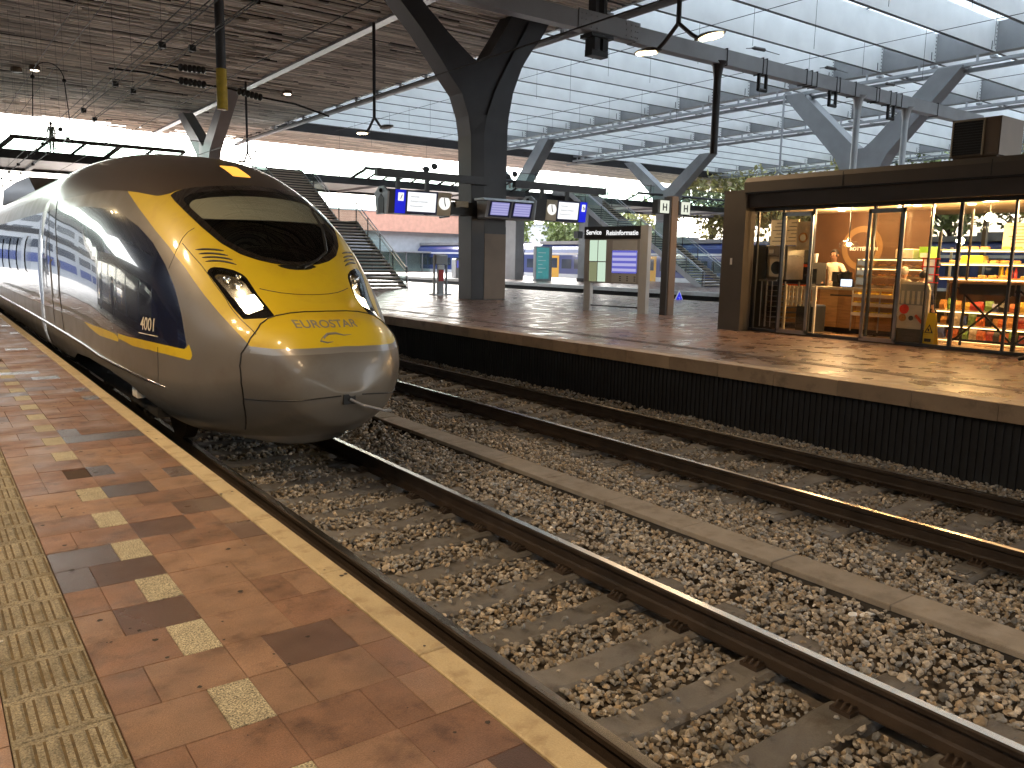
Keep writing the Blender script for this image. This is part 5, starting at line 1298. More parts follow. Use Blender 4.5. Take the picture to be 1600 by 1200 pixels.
# ================================================================== FAR PLATFORM FURNITURE, DUTCH TRAIN, BACKGROUND
t = thing('advert_pillar', 'turquoise poster pillar on the far platform in front of the blue train', 'poster pillar', (36.5, 47.5, 0))
q0 = 36.3
m = MB(); m.box(q0, q0+1.5, 46.9, 47.2, 0, 2.5); m.build('case', 'steel_mid', t); mat('poster_teal', (.16, .50, .50), .4, emit=(.05, .6, .6), estr=.02)
m = MB(); m.box(q0+.06, q0+1.2, 46.88, 46.899, .15, 2.4); m.build('poster', 'poster_teal', t)
for i_ in range(6): m = MB(); m.box(q0+.2, q0+.2+.4+.3*(i_ % 2), 46.87, 46.879, .6+i_*.28, .66+i_*.28); m.build('print_line', 'white', t)
t = thing('gantry_post', 'thin steel post with a side arm on the far platform, left of the notice board', 'post', (41, 44, 0))
m = MB(); m.box(38.3, 38.45, 40.9, 41.05, 0, 3.3); m.beam((38.4, 41, 3.25), (35.2, 41, 3.25), .1, .1); m.build('post', 'steel_mid', t); m = MB(); m.box(35.0, 35.4, 40.8, 41.2, 2.95, 3.4); m.build('camera_housing', 'steel_dark', t)
t = thing('roof_column', 'plain dark square column on the far platform in front of the blue train', 'column', (39.3, 44.8, 0))
m = MB(); m.box(39.2, 40.5, 44.6, 45.6, 0, 6.1); m.build('shaft', 'steel_mid', t); m = MB(); m.box(39.15, 40.55, 44.55, 45.65, 0, .25); m.build('plinth', 'steel_dark', t)
t = thing('info_box', 'small grey cabinet standing on the far platform left of the forked column', 'cabinet', (33.8, 53.5, 0))
m = MB(); m.cbox(33.6, 35.0, 53.5, 54.1, 0, 1.5, .05); m.build('case', 'steel_light', t); m = MB(); m.box(33.7, 34.3, 53.48, 53.499, .8, 1.35); m.build('screen', 'screen_blue', t)
def ns_train(name, label, xc, ya, yb, face, group):
    t = thing(name, label, 'train', (xc, ya, ZR), group)
    xs = xc+face*1.42
    prof = [(-1.42, -.35), (-1.42, 2.0), (-1.30, 2.55), (-.95, 2.95), (0, 3.15), (.95, 2.95), (1.30, 2.55), (1.42, 2.0), (1.42, -.35)]
    ln = 26.0; y_ = ya; k_ = 0; gb = MB().box(xc-1.25, xc+1.25, ya+1, yb-1, -.2, 2.5).build('bellows', 'black', t)
    while y_ < yb:
        m = MB(); e0, e1 = y_, min(y_+ln-.12, yb)
        m.prism([(xc+a, b) for a, b in prof], e0, e1, axis='y', mi=0); body = m.build('carriage', ['ns_blue'], t)
        m = MB(); m.box(xs-.01 if face > 0 else xs-.012, xs+.012 if face > 0 else xs+.01, e0, e1, 2.05, 2.22, 0); m.build('white_band', 'ns_white', body)
        m = MB(); m.box(xs-.012, xs+.012, e0, e1, -.10, .32, 0); m.build('pale_sill', 'ns_white', body)
        m = MB(); m.box(xs-.014, xs+.014, e0, e1, -.34, -.10, 0); m.build('yellow_sill', 'ns_yellow', body)
        m = MB(); m.box(xc-1.1, xc+1.1, e0+2, e1-2, 3.0, 3.3); m.box(xc-1.0, xc+1.0, e0+6, e0+10, 3.3, 3.5); m.build('roof_gear', 'steel_mid', body)
        w0 = e0+1.2
        while w0 < e1-1.5:
            if 6.5 < (w0-e0) % 13 < 8.6:
                m = MB(); m.box(xs-.02, xs+.02, w0, w0+1.3, -.02, 1.98); d_ = m.build('door', 'ns_yellow', body); m = MB(); m.box(xs-.026, xs+.026, w0+.25, w0+1.05, .85, 1.75); m.build('pane', 'ns_window', d_); w0 += 1.8
            else: m = MB(); m.box(xs-.018, xs+.018, w0, w0+1.35, .80, 1.65); m.build('window', 'ns_window', body); w0 += 1.75
        y_ += ln; k_ += 1
    m = MB(); m.box(xc-1.2, xc+1.2, ya+.5, yb-.5, -1.0, -.36); m.build('underframe', 'train_under', t)
    return t, xs
t, xs = ns_train('commuter_train', 'blue and white Dutch train with yellow doors standing beyond the far platform', 49.42, 12, 98, -1, 'blue and yellow trains')
text('class_numeral', '2', .5, (xs-.03, 54.0, 1.75), (0, -1, 0), (0, 0, 1), 'white', t, bold=.01)
text('class_numeral', '2', .5, (xs-.03, 24.0, 1.75), (0, -1, 0), (0, 0, 1), 'white', t, bold=.01)
m = MB()     # operator's emblem: two hooked arrows
yl = 41.9
for s in (-1, 1): m.tube([(xs-.03, yl-s*.55, .12-s*.0), (xs-.03, yl-s*.25, .12+s*.0), (xs-.03, yl-s*.05, .12+s*.16), (xs-.03, yl+s*.2, .12+s*.16), (xs-.03, yl+s*.5, .12-s*.02)], .035, 5)
m.build('emblem', 'ns_blue', t)
ns_train('commuter_train', 'blue Dutch train standing left of the near platform, mirrored in the grey train', -15.9, -10, 80, 1, 'blue and yellow trains')
# background buildings
t = thing('station_hall', 'low grey building with an orange red roof band and glass front, beyond the far platform', 'building', (55, 84, 0))
mat('roof_red', (.70, .38, .28), .6, var=.1); mat('wall_grey', (.42, .44, .46), .6, var=.08); mat('wall_pale', (.5, .52, .53), .6)
m = MB(); m.box(34, 60, 84, 96, 4.5, 6.6); m.build('roof_band', 'roof_red', t); m = MB(); m.box(33.9, 60.1, 83.9, 96.1, 6.6, 6.75); m.build('roof_edge', 'wall_pale', t)
m = MB(); m.box(35, 59.5, 85, 95, 1.2, 4.5); m.build('wall', 'wall_grey', t)
for i_ in range(12):
    x_ = 34.5+i_*2.1; m = MB(); m.box(x_, x_+1.9, 82.0, 82.06, -.6, 2.1); m.build('glass_panel', 'glass_green', t); m = MB(); m.box(x_+1.9, x_+2.0, 81.9, 82.1, -.6, 2.2); m.build('mullion', 'steel_mid', t)
m = MB(); m.box(34.3, 60, 81.8, 85, 2.12, 2.3); m.build('canopy', 'steel_light', t); m = MB(); m.box(34.3, 60, 84.2, 84.9, -.7, 2.1); m.build('inner_wall', 'wall_pale', t)
for i_, (x_, y_, w_, d_, h_, c_) in enumerate(((150, 190, 26, 14, 12, 'wall_pale'),)):
    t = thing('apartment_block', ['pale block standing far off behind the red roofed hall', 'grey block far off behind the trees at right', 'pale block far down the line under the footbridge', 'pale block at far right behind the trees'][i_], 'building', (x_, y_, 0), 'far buildings')
    m = MB(); m.box(x_, x_+w_, y_, y_+d_, -1.2, h_); m.build('wall', c_, t); m = MB(); m.box(x_-.3, x_+w_+.3, y_-.3, y_+d_+.3, h_, h_+.4); m.build('roof', 'wall_grey', t)
    for f_ in range(int(h_//3)):
        for q in range(int(w_//3.2)): m = MB(); m.box(x_+1+q*3.1, x_+2.8+q*3.1, y_-.06, y_+.05, f_*3+1, f_*3+2.6); m.build('window', 'ns_window', t)
# trees
mat('leaf_green', (.22, .27, .10), .6, var=.3, vscale=2, attr='tone'); mat('leaf_yellow', (.40, .37, .15), .6, var=.3, vscale=2, attr='tone'); mat('bark', (.09, .07, .05), .9, var=.3)
def tree(label, x_, y_, h_, r_, mt):
    t = thing('broadleaf_tree', label, 'tree', (x_, y_, -1.2), 'trees beyond the station')
    rg = np.random.default_rng(int(x_*7+y_)); m = MB(); top = h_*.8
    m.tube([(x_, y_, -1.2), (x_+.1, y_, h_*.3), (x_-.1, y_+.1, h_*.6), (x_, y_, top)], [.3, .22, .14, .04], 8)
    cl = []
    for i_ in range(16):
        a = rg.uniform(0, 2*pi); z0 = h_*rg.uniform(.25, .65); rr_ = r_*rg.uniform(.45, .95); e = (x_+rr_*cos(a), y_+rr_*sin(a), min(h_, z0+rr_*.8)); m.tube([(x_, y_, z0), ((x_+e[0])/2, (y_+e[1])/2, (z0+e[2])/2+.2), e], [.1, .06, .02], 5); cl.append(e)
    cl.append((x_, y_, h_*.95)); m.build('trunk', 'bark', t)
    n = 2600; c = np.array(cl)[rg.integers(0, len(cl), n)]; p = c+rg.normal(0, r_*.21, (n, 3)); s_ = rg.uniform(.18, .36, n)
    a = rg.normal(size=(n, 3)); a /= np.linalg.norm(a, axis=1)[:, None]; b = np.cross(a, rg.normal(size=(n, 3))); b /= np.linalg.norm(b, axis=1)[:, None]
    V = np.stack([p-a*s_[:, None], p+b*s_[:, None]*.6, p+a*s_[:, None], p-b*s_[:, None]*.6], 1).reshape(-1, 3); Fc = np.arange(4*n).reshape(n, 4)
    npmesh('crown', V, Fc, mt, t, attr=np.repeat(rg.uniform(.6, 1.5, n), 4))
k_ = 0
for lab, x_, y_, h_, r_, mt in (('green tree seen between the hanging sign and the forked column', 60, 84, 9, 3.6, 'leaf_green'), ('green tree right of the forked column, above the blue train', 66, 78, 8, 3.2, 'leaf_green'), ('small tree behind the notice board above the blue train', 70, 70, 8, 3.4, 'leaf_yellow'),
    ('yellow green tree behind the far staircase', 66, 56, 11, 4.2, 'leaf_yellow'), ('tall yellow green tree left of the kiosk pillar', 68, 48, 12, 4.4, 'leaf_yellow'), ('tree seen through the kiosk end window', 66, 41, 11, 4, 'leaf_yellow'), ('tree behind the kiosk, second from its end', 70, 34, 12, 4.4, 'leaf_green'), ('tree behind the kiosk shelves', 68, 27, 11, 4.2, 'leaf_yellow'), ('tree far behind the kiosk at right', 66, 20, 11, 4, 'leaf_green'), ('distant tree over the bridge at right', 78, 62, 13, 4.5, 'leaf_yellow')):
    tree(lab, x_, y_, h_, r_, mt)
# ================================================================== PEOPLE
for n_, c_ in (('skin_light', (.55, .33, .23)), ('skin_brown', (.20, .10, .06)), ('hair_dark', (.015, .010, .008)), ('hair_white', (.62, .58, .52)), ('shirt_cream', (.55, .48, .38)), ('jacket_navy', (.02, .03, .08)), ('trousers_dark', (.02, .02, .025)), ('jacket_grey', (.18, .17, .16)), ('shoe_black', (.01, .01, .01)), ('coat_olive', (.16, .16, .12)), ('lips', (.35, .12, .10)), ('eye_white', (.7, .7, .7))):
    mat(n_, c_, .6 if 'skin' not in n_ else .5, var=.1, vscale=12)
def person(label, loc, facing, h=1.72, top='shirt_cream', legs='trousers_dark', skin='skin_light', hair='hair_dark', armL=None, armR=None, lean=0.0, long_hair=False, stride=0.0, group=None, sit=False):
    """one continuous body grown with a skin modifier; facing = heading in radians (0 looks along +Y)"""
    t = thing('person', label, 'person', loc, group)
    k = h/1.72
    J = {}; R_ = {}; E_ = []
    def j(n, x, y, z, r, p=None, mt=0):
        J[n] = (x*k, y*k, z*k); R_[n] = (r*k, mt);
        if p: E_.append((p, n))
    ly = lean
    j('pelvis', 0, 0, .95, .125); j('belly', 0, .02+ly*.3, 1.10, .125, 'pelvis'); j('chest', 0, .01+ly*.7, 1.28, .135, 'belly'); j('collar', 0, ly, 1.41, .085, 'chest'); j('neck', 0, ly+.01, 1.48, .048, 'collar'); j('head0', 0, ly+.02, 1.55, .068, 'neck'); j('head1', 0, ly+.03, 1.63, .088, 'head0'); j('head2', 0, ly+.02, 1.69, .06, 'head1')
    for s, n, arm in ((-1, 'L', armL), (1, 'R', armR)):
        a = arm or [(s*.24, .02, 1.12), (s*.25, .10, .88)]
        j('sh'+n, s*.17, ly, 1.40, .062, 'collar'); j('el'+n, a[0][0], a[0][1]+ly, a[0][2], .045, 'sh'+n); j('wr'+n, a[1][0], a[1][1]+ly, a[1][2], .030, 'el'+n)
        w_ = Vector(J['wr'+n]); e_ = Vector(J['el'+n]); d = (w_-e_).normalized()
        sd = Vector((0, 0, 1)).cross(d); sd = sd.normalized() if sd.length > .1 else Vector((1, 0, 0))
        pm = w_+d*.07*k; J['pa'+n] = tuple(pm); R_['pa'+n] = (.026*k, 1); E_.append(('wr'+n, 'pa'+n))
        for f_ in range(4):
            o = sd*((f_-1.5)*.021*k); b0 = pm+d*.035*k+o; L_ = (.040, .047, .045, .035)[f_]*k; J[f'f{n}{f_}a'] = tuple(b0); R_[f'f{n}{f_}a'] = (.0095*k, 1); E_.append(('pa'+n, f'f{n}{f_}a'))
            J[f'f{n}{f_}b'] = tuple(b0+(d*.85+Vector((0, 0, -.35))).normalized()*L_); R_[f'f{n}{f_}b'] = (.008*k, 1); E_.append((f'f{n}{f_}a', f'f{n}{f_}b'))
        J['th'+n] = tuple(w_+d*.05*k-sd*s*-.045*k); R_['th'+n] = (.010*k, 1); E_.append(('wr'+n, 'th'+n))
        st = stride*s
        j('hp'+n, s*.095, 0, .90, .095, 'pelvis'); j('kn'+n, s*.10, .03+st*.5, .50, .062, 'hp'+n); j('an'+n, s*.10, st, .09, .042, 'kn'+n); j('to'+n, s*.115, .14+st, .035, .036, 'an'+n)
    names = list(J); vi = {n: i for i, n in enumerate(names)}
    me = D.meshes.new('body'); me.from_pydata([J[n] for n in names], [(vi[a], vi[b]) for a, b in E_], [])
    ob = D.objects.new('body', me); COL.objects.link(ob)
    md = ob.modifiers.new('skin', 'SKIN'); md.use_smooth_shade = True; md.branch_smoothing = .6
    for n in names:
        sv = me.skin_vertices[0].data[vi[n]]; r_ = R_[n][0]
        sx = r_*1.28 if n in ('chest', 'belly', 'pelvis') else r_
        sv.radius = (sx, r_*.82 if n in ('chest', 'belly') else r_); sv.use_root = (n == 'pelvis')
    sb = ob.modifiers.new('sub', 'SUBSURF'); sb.levels = 2; sb.render_levels = 2
    dg = bpy.context.evaluated_depsgraph_get(); dg.update()
    m2 = D.meshes.new_from_object(ob.evaluated_get(dg)); D.objects.remove(ob)
    m2.name = 'body'
    for mm in (skin, top, legs, 'shoe_black'): m2.materials.append(MATS[mm])
    hands = [Vector(J['wrL']), Vector(J['wrR'])]
    for p in m2.polygons:
        c = p.center; mi = 1
        if c.z > 1.465*k: mi = 0
        elif min((c-hh).length for hh in hands) < .06*k or any((c-Vector(J['pa'+n])).length < .13*k for n in 'LR'): mi = 0
        elif c.z < .075*k: mi = 3
        elif c.z < .93*k and abs(c.x) < .21*k: mi = 2
        p.material_index = mi; p.use_smooth = True
    b = D.objects.new('body', m2); COL.objects.link(b); b.parent = t
    hc = Vector((0, (lean+.03)*k, 1.625*k))
    def sub(name, mb, mt, sm=True):
        o = D.objects.new(name, mb.mesh(name, mt, (0, 0, 0), sm)); COL.objects.link(o); o.parent = t; return o
    m = MB(); m.ball(hc+Vector((0, -.018, .022))*k, .099*k, 16, 12, sc=(.90, 1.02, 1.08))
    m.v = [v if not (v[1] > hc.y+.055*k and v[2] < hc.z+.055*k) else (v[0]*.9, hc.y+.03*k, v[2]) for v in m.v]
    if long_hair: m.ball(hc+Vector((0, -.07, -.09))*k, .085*k, 12, 8, sc=(1, .6, 1.5))
    sub('hair', m, hair)
    m = MB(); m.tube([hc+Vector((0, .085, .015))*k, hc+Vector((0, .108, -.022))*k, hc+Vector((0, .085, -.03))*k], [.007*k, .014*k, .008*k], 6); sub('nose', m, skin)
    m = MB()
    for s in (-1, 1): m.ball(hc+Vector((s*.032, .082, .010))*k, .012*k, 8, 5)
    sub('eyes', m, 'hair_dark')
    m = MB(); m.ball(hc+Vector((0, .082, -.052))*k, .02*k, 8, 5, sc=(1.1, .5, .35)); sub('mouth', m, 'lips')
    for s in (-1, 1): m = MB(); m.ball(hc+Vector((s*.082, .0, -.01))*k, .022*k, 8, 6, sc=(.4, .8, 1.3)); sub('ear', m, skin)
    t.rotation_euler = (0, 0, facing)
    return t

# ================================================================== KIOSK
XK, XG = 14.28, 14.62          # fascia front, glazing line
YK0, YK1 = -2.0, 11.80
XKB = 19.4
mat('kiosk_brown', (.085, .074, .064), .85, var=.08, vscale=1.5); mat('kiosk_dark', (.062, .053, .046), .7); mat('kiosk_ceiling', (.50, .40, .28), .7); mat('kiosk_floor', (.30, .20, .12), .3, rvar=.08)
mat('kiosk_wall', (.075, .034, .014), .6, var=.15); mat('kiosk_ring', (.19, .11, .045), .6); mat('counter_top', (.42, .37, .30), .35); mat('wood_light', (.52, .30, .12), .5, var=.2, vscale=3, stretch=(1, 1, 8)); mat('wood_mid', (.40, .21, .08), .5, var=.2, vscale=3, stretch=(1, 1, 8))
mat('menu_cream', (.55, .46, .30), .6, emit=(.6, .45, .26), estr=.03); mat('orange_red', (.65, .08, .02), .4); mat('gunmetal', (.06, .065, .07), .35, metal=.5); mat('bread', (.50, .24, .07), .6, var=.3, vscale=30)
mat('board_white', (.60, .55, .48), .5); mat('red', (.6, .03, .02), .45); mat('green_bright', (.25, .55, .06), .5); mat('lemon', (.85, .62, .03), .5); mat('blue_box', (.05, .09, .35), .5); mat('black_wood', (.03, .022, .016), .5)
emis('bulb_hot', (1.0, .66, .28), 40.0); emis('strip_warm', (1.0, .62, .25), 1.2); emis('tablet_screen', (.75, .85, 1.0), .2)
kio = thing('platform_kiosk', 'brown flat roofed glass fronted food kiosk glowing warm on the opposite platform', 'kiosk', (XK, YK1, 0))
def KB(name, x0, x1, y0, y1, z0, z1, mt, par=None, rz=0, c=0, **kw):
    m = MB()
    if c: m.cbox(x0, x1, y0, y1, z0, z1, c)
    else: m.box(x0, x1, y0, y1, z0, z1, rz=rz)
    return m.build(name, mt, par or kio, **kw)
m = MB(); m.prism([(XK-.02, 2.93), (XK-.02, 3.14), (XK+.06, 3.24), (XKB+.3, 3.24), (XKB+.3, 2.93)], YK0, 11.28, axis='y'); m.build('roof_edge', 'kiosk_brown', kio)
KB('lintel', XK+.06, XK+.55, YK0, 11.2, 2.62, 2.928, 'kiosk_dark'); KB('drip_line', XK, XK+.05, YK0, 11.25, 2.90, 2.93, 'black')
m = MB()
for y_ in (9.0, 6.35, 3.7): m.box(XK-.024, XK-.018, y_, y_+.012, 2.94, 3.2)
m.build('roof_joint', 'black', kio)
KB('corner_pillar', XK, XK+.34, 11.22, 11.80, 0, 2.92, 'kiosk_brown'); KB('pillar_plate', XK-.012, XK-.002, 11.50, 11.55, 1.42, 1.56, 'white'); KB('pillar_cap', XK+.02, XK+.70, 11.25, 11.84, 2.921, 2.99, 'kiosk_dark')
KB('white_side_post', XK+.3, XK+.42, 11.82, 11.95, 0, 1.3, 'offwhite')
KB('floor', XK+.35, XKB, YK0, YK1, .0, .012, 'kiosk_floor'); KB('ceiling', XK+.56, XKB, YK0, YK1-.02, 2.66, 2.72, 'kiosk_ceiling'); KB('ceiling_void', XK+.56, XKB, YK0, YK1, 2.73, 2.92, 'kiosk_dark')
KB('sill', XG-.05, XG+.05, YK0, 11.2, 0.013, .07, 'gunmetal'); KB('head_rail', XG-.06, XG+.06, YK0, 11.2, 2.55, 2.62, 'gunmetal'); KB('sensor', XG-.14, XG-.061, 9.2, 9.5, 2.56, 2.61, 'black')
KB('back_sill', XKB-.05, XKB+.05, YK0, YK1, 0, .9, 'kiosk_dark'); KB('back_glass', XKB-.01, XKB+.01, YK0, YK1, .9, 2.66, 'glass_kiosk')
KB('end_sill', XK+.35, XKB, YK1-.06, YK1, 0, 1.86, 'gunmetal'); KB('end_glass', XK+.35, XKB, YK1-.04, YK1-.02, 1.86, 2.66, 'glass_kiosk')
for y_ in np.arange(-1, YK1, 2.4): KB('back_mullion', XKB-.06, XKB+.06, float(y_), float(y_)+.08, .9, 2.66, 'gunmetal')
# glazing bars from left to right, as in the photograph
bars = [(11.12, .06), (10.50, .09), (9.78, .10), (8.50, .08), (7.98, .05), (7.42, .05), (6.92, .10), (6.05, .07), (5.1, .07), (4.0, .07), (2.8, .07), (1.5, .07), (0.1, .07)]
for y_, w_ in bars: KB('mullion', XG-.03, XG+.02, y_-w_*.3, y_+w_*.3, .07, 2.55, 'gunmetal')
pan = [(11.10, 10.56), (10.44, 9.84), (8.46, 8.0), (7.96, 7.45), (7.39, 6.98), (6.86, 6.09), (6.01, 5.14), (5.06, 4.04), (3.96, 2.84), (2.76, 1.54), (1.46, .14)]
for a, b in pan: KB('glass_pane', XG-.008, XG+.008, b, a, .08, 2.54, 'glass_kiosk')
# sliding door leaves standing open
for a, b in ((10.42, 9.72), (8.56, 7.85)):
    d_ = KB('door_leaf', XG-.13, XG-.10, b, b+.06, .06, 2.50, 'stainless'); KB('stile', XG-.13, XG-.10, a-.06, a, .06, 2.5, 'stainless', d_); KB('top_rail', XG-.13, XG-.10, b, a, 2.42, 2.5, 'stainless', d_); KB('bottom_rail', XG-.13, XG-.10, b, a, .03, .11, 'stainless', d_); KB('pane', XG-.12, XG-.11, b+.06, a-.06, .11, 2.42, 'glass_kiosk', d_)
# interior back wall with ring and city name
wl_ = KB('feature_wall', 17.5, 17.6, 8.9, 11.75, 0, 2.66, 'kiosk_wall')
m = MB(); 
for i_ in range(40):
    a0, a1 = 2*pi*i_/40, 2*pi*(i_+1)/40
    for r0_, r1_ in ((.36, .50),):
        m.add([(17.49, 10.43+r0_*cos(a0), 1.85+r0_*sin(a0)), (17.49, 10.43+r1_*cos(a0), 1.85+r1_*sin(a0)), (17.49, 10.43+r1_*cos(a1), 1.85+r1_*sin(a1)), (17.49, 10.43+r0_*cos(a1), 1.85+r0_*sin(a1))], [(0, 1, 2, 3)])
m.build('ring', 'kiosk_ring', wl_); text('lettering', 'ROTTERDAM', .115, (17.48, 10.38, 1.83), (0, -1, 0), (0, 0, 1), 'white', wl_, bold=.002)
# lamps
for x_, y_ in ((16.6, 10.45), (16.6, 9.1), (16.2, 8.55), (16.4, 7.6)):
    m = MB(); m.tube([(x_, y_, 2.66), (x_, y_, 2.64)], .07, 12); m.build('downlight', 'lamp_hot', kio)
def klight(x_, y_, z_, e_, r_=.05):
    l_ = D.lights.new('kiosk_light', 'POINT'); l_.energy = e_; l_.color = (1.0, .62, .28); l_.shadow_soft_size = r_; lo = D.objects.new('kiosk_light', l_); COL.objects.link(lo); lo.location = (x_, y_, z_)
for x_, y_, e_ in ((16.3, 10.3, 22), (16.0, 8.7, 20), (15.6, 6.9, 20), (15.9, 5.3, 20), (16.0, 3.2, 18), (16.0, 1.0, 18)): klight(x_, y_, 2.5, e_, .12)
for (x_, y_, z_, lab) in ((15.5, 6.86, 2.34, 'bright bare bulb hanging behind the kiosk glass at far right'), (16.2, 7.65, 1.95, 'smaller bare bulb glowing above the shelves, left of the bright one')):
    t = thing('bare_bulb', lab, 'lamp', (x_, y_, z_), 'bulbs in the kiosk'); m = MB(); m.ball((x_, y_, z_), .07, 12, 8); m.build('glass', 'bulb_hot', t); m = MB(); m.tube([(x_, y_, z_+.05), (x_, y_, 2.66)], .008, 5); m.tube([(x_, y_, z_+.04), (x_, y_, z_+.1)], .02, 8); m.build('flex', 'black', t)
t = thing('pendant_lamp', 'pendant lamp with a wide clear glass shade above the till', 'lamp', (16.2, 9.97, 1.95))
m = MB(); m.lathe([(.04, .14), (.05, .10), (.16, .08), (.19, .04), (.20, -.06)], (16.2, 9.97, 1.88), 20); m.build('shade', 'glass_pend', t, smooth=True) if False else m.build('shade', 'lamp_glass', t, smooth=True)
m = MB(); m.ball((16.2, 9.97, 1.90), .045, 10, 8); m.build('bulb', 'bulb_hot', t); m = MB(); m.tube([(16.2, 9.97, 1.95), (16.2, 9.97, 2.66)], .01, 6); m.tube([(16.2, 9.97, 1.93), (16.2, 9.97, 2.02)], .03, 8); m.build('flex', 'black', t)
# menu boards, poster
t = thing('menu_board', 'cream menu board with lines of prices hanging at the left end of the kiosk', 'menu board', (16.5, 12.2, 2.1))
t.location = (15.9, 11.5, 2.1); WL[t.name] = Vector(t.location)
m = MB(); m.box(15.88, 15.92, 11.40, 11.74, 1.88, 2.44); m.build('leaf', 'menu_cream', t); m = MB(); m.box(15.88, 15.92, 11.02, 11.37, 1.88, 2.44); m.build('leaf', 'menu_cream', t)
m = MB()
for i_ in range(6):
    for yb3 in (11.44, 11.06): m.box(15.872, 15.8799, yb3, yb3+.14+.05*(i_ % 3), 2.36-i_*.08, 2.375-i_*.08)
m.build('price_line', 'black', t); m = MB(); m.tube([(15.9, 11.3, 2.44), (15.9, 11.3, 2.66)], .008, 4); m.build('cord', 'black', t)
t = thing('coffee_poster', 'pale poster of a round cup hanging left of the kiosk door', 'poster', (15.4, 10.5, 2.05)); m = MB(); m.box(15.4, 15.42, 10.38, 10.72, 1.76, 2.36); m.build('sheet', 'board_white', t)
m = MB(); m.tube([(15.395, 10.55, 2.02), (15.388, 10.55, 2.02)], .11, 20); m.build('cup_picture', 'bread', t); m = MB(); m.tube([(15.387, 10.55, 2.02), (15.383, 10.55, 2.02)], .07, 16); m.build('cup_inside', 'menu_cream', t)
# fridge, oven, rack
t = thing('tall_fridge', 'dark grey cabinet in the left corner of the kiosk', 'cabinet', (15.3, 11.5, 0)); m = MB(); m.box(15.1, 15.75, 11.25, 11.72, 0, 1.86); m.build('case', 'gunmetal', t)
t = thing('oven', 'pale steel oven with a round window, on a rack beside the tall dark cabinet', 'oven', (15.3, 11.0, 1.05)); m = MB(); m.box(15.1, 15.7, 10.70, 11.20, 1.12, 1.62); m.box(15.1, 15.7, 10.70, 11.20, 1.63, 1.84); m.build('case', 'stainless', t)
m = MB(); m.box(15.08, 15.099, 10.76, 11.12, 1.18, 1.56); m.build('door', 'board_white', t); m = MB(); m.tube([(15.08, 10.94, 1.37), (15.07, 10.94, 1.37)], .14, 18); m.build('window', 'black', t); m = MB(); m.box(15.08, 15.099, 11.06, 11.16, 1.68, 1.76); m.build('label_plate', 'white', t)
t = thing('tray_rack', 'wheeled rack of dark trays under the oven', 'rack', (15.3, 11.0, 0))
m = MB()
for x_ in (15.1, 15.6):
    for y_ in (10.72, 11.18): m.box(x_, x_+.03, y_-.015, y_+.015, .08, 1.08)
m.build('frame', 'stainless', t); me = MB().box(15.1, 15.62, 10.73, 11.17, 0, .02).mesh('tray', 'gunmetal', wl(t))
for i_ in range(8): o = D.objects.new('tray', me); COL.objects.link(o); o.parent = t; o.location = (0, 0, .16+.115*i_)
t = thing('white_barrier', 'low white slatted barrier fence standing inside the kiosk window at left', 'barrier', (14.9, 10.2, 0))
for i_ in range(7): m = MB(); m.box(15.0, 15.02, 9.92+i_*.10, 9.97+i_*.10, .58, 1.0); m.build('slat', 'offwhite', t)
m = MB(); m.box(15.02, 15.03, 9.88, 10.62, .66, .70); m.box(15.02, 15.03, 9.88, 10.62, .93, .97); m.box(15.0, 15.04, 9.88, 9.92, 0, 1.02); m.box(15.0, 15.04, 10.6, 10.64, 0, 1.02); m.build('rail', 'offwhite', t)
t = thing('waste_bin', 'dark grey bin standing behind the slatted barrier', 'bin', (15.3, 10.2, 0)); m = MB(); m.cbox(15.12, 15.5, 9.95, 10.4, .05, .62, .03); m.build('case', 'gunmetal', t); m = MB(); m.box(15.2, 15.4, 10.1, 10.3, .622, .63); m.build('opening', 'black', t)
t = thing('rail_barrier', 'thin steel rails of a barrier just inside the left kiosk window', 'barrier', (14.8, 11.0, 0))
m = MB(); m.tube([(14.85, 10.75, 1.1), (14.85, 11.2, 1.1)], .018, 6)
for y_ in (10.85, 10.98, 11.12): m.tube([(14.85, y_, .1), (14.85, y_, 1.1)], .012, 6)
m.build('rails', 'stainless', t)
# coffee machine
t = thing('coffee_machine', 'large coffee machine with orange red trim and paper cups stacked on top', 'coffee machine', (16.2, 11.2, .95))
m = MB(); m.box(16.0, 16.6, 10.72, 11.6, 1.36, 1.50); m.box(16.25, 16.6, 10.72, 11.6, 1.0, 1.36); m.box(15.95, 16.6, 10.72, 11.6, .95, 1.02); m.build('case', 'gunmetal', t)
m = MB(); m.box(15.97, 15.999, 10.72, 11.6, 1.40, 1.46); m.box(15.93, 15.949, 10.72, 11.6, .96, 1.01); m.box(15.97, 16.2, 11.601, 11.64, .95, 1.5); m.build('trim', 'orange_red', t)
m = MB()
for y_ in (10.85, 11.05, 11.25, 11.45): m.tube([(16.15, y_, 1.34), (16.15, y_, 1.22)], .03, 8); m.tube([(16.15, y_, 1.24), (16.0, y_, 1.22)], .012, 6)
m.build('brew_group', 'chrome', t)
for i_, y_ in enumerate((10.8, 10.95, 11.2, 11.35)):
    c_ = thing('paper_cups', ['stack of white paper cups on the coffee machine, nearest the door', 'second stack of white paper cups on the coffee machine', 'third stack of white paper cups on the coffee machine', 'stack of white paper cups at the left end of the coffee machine'][i_], 'paper cups', (16.3, y_, 1.5), 'paper cup stacks'); m = MB(); m.lathe([(.032, 0), (.045, .16), (.048, .20)], (16.3, y_, 1.501), 12); m.build('cups', 'white', c_)
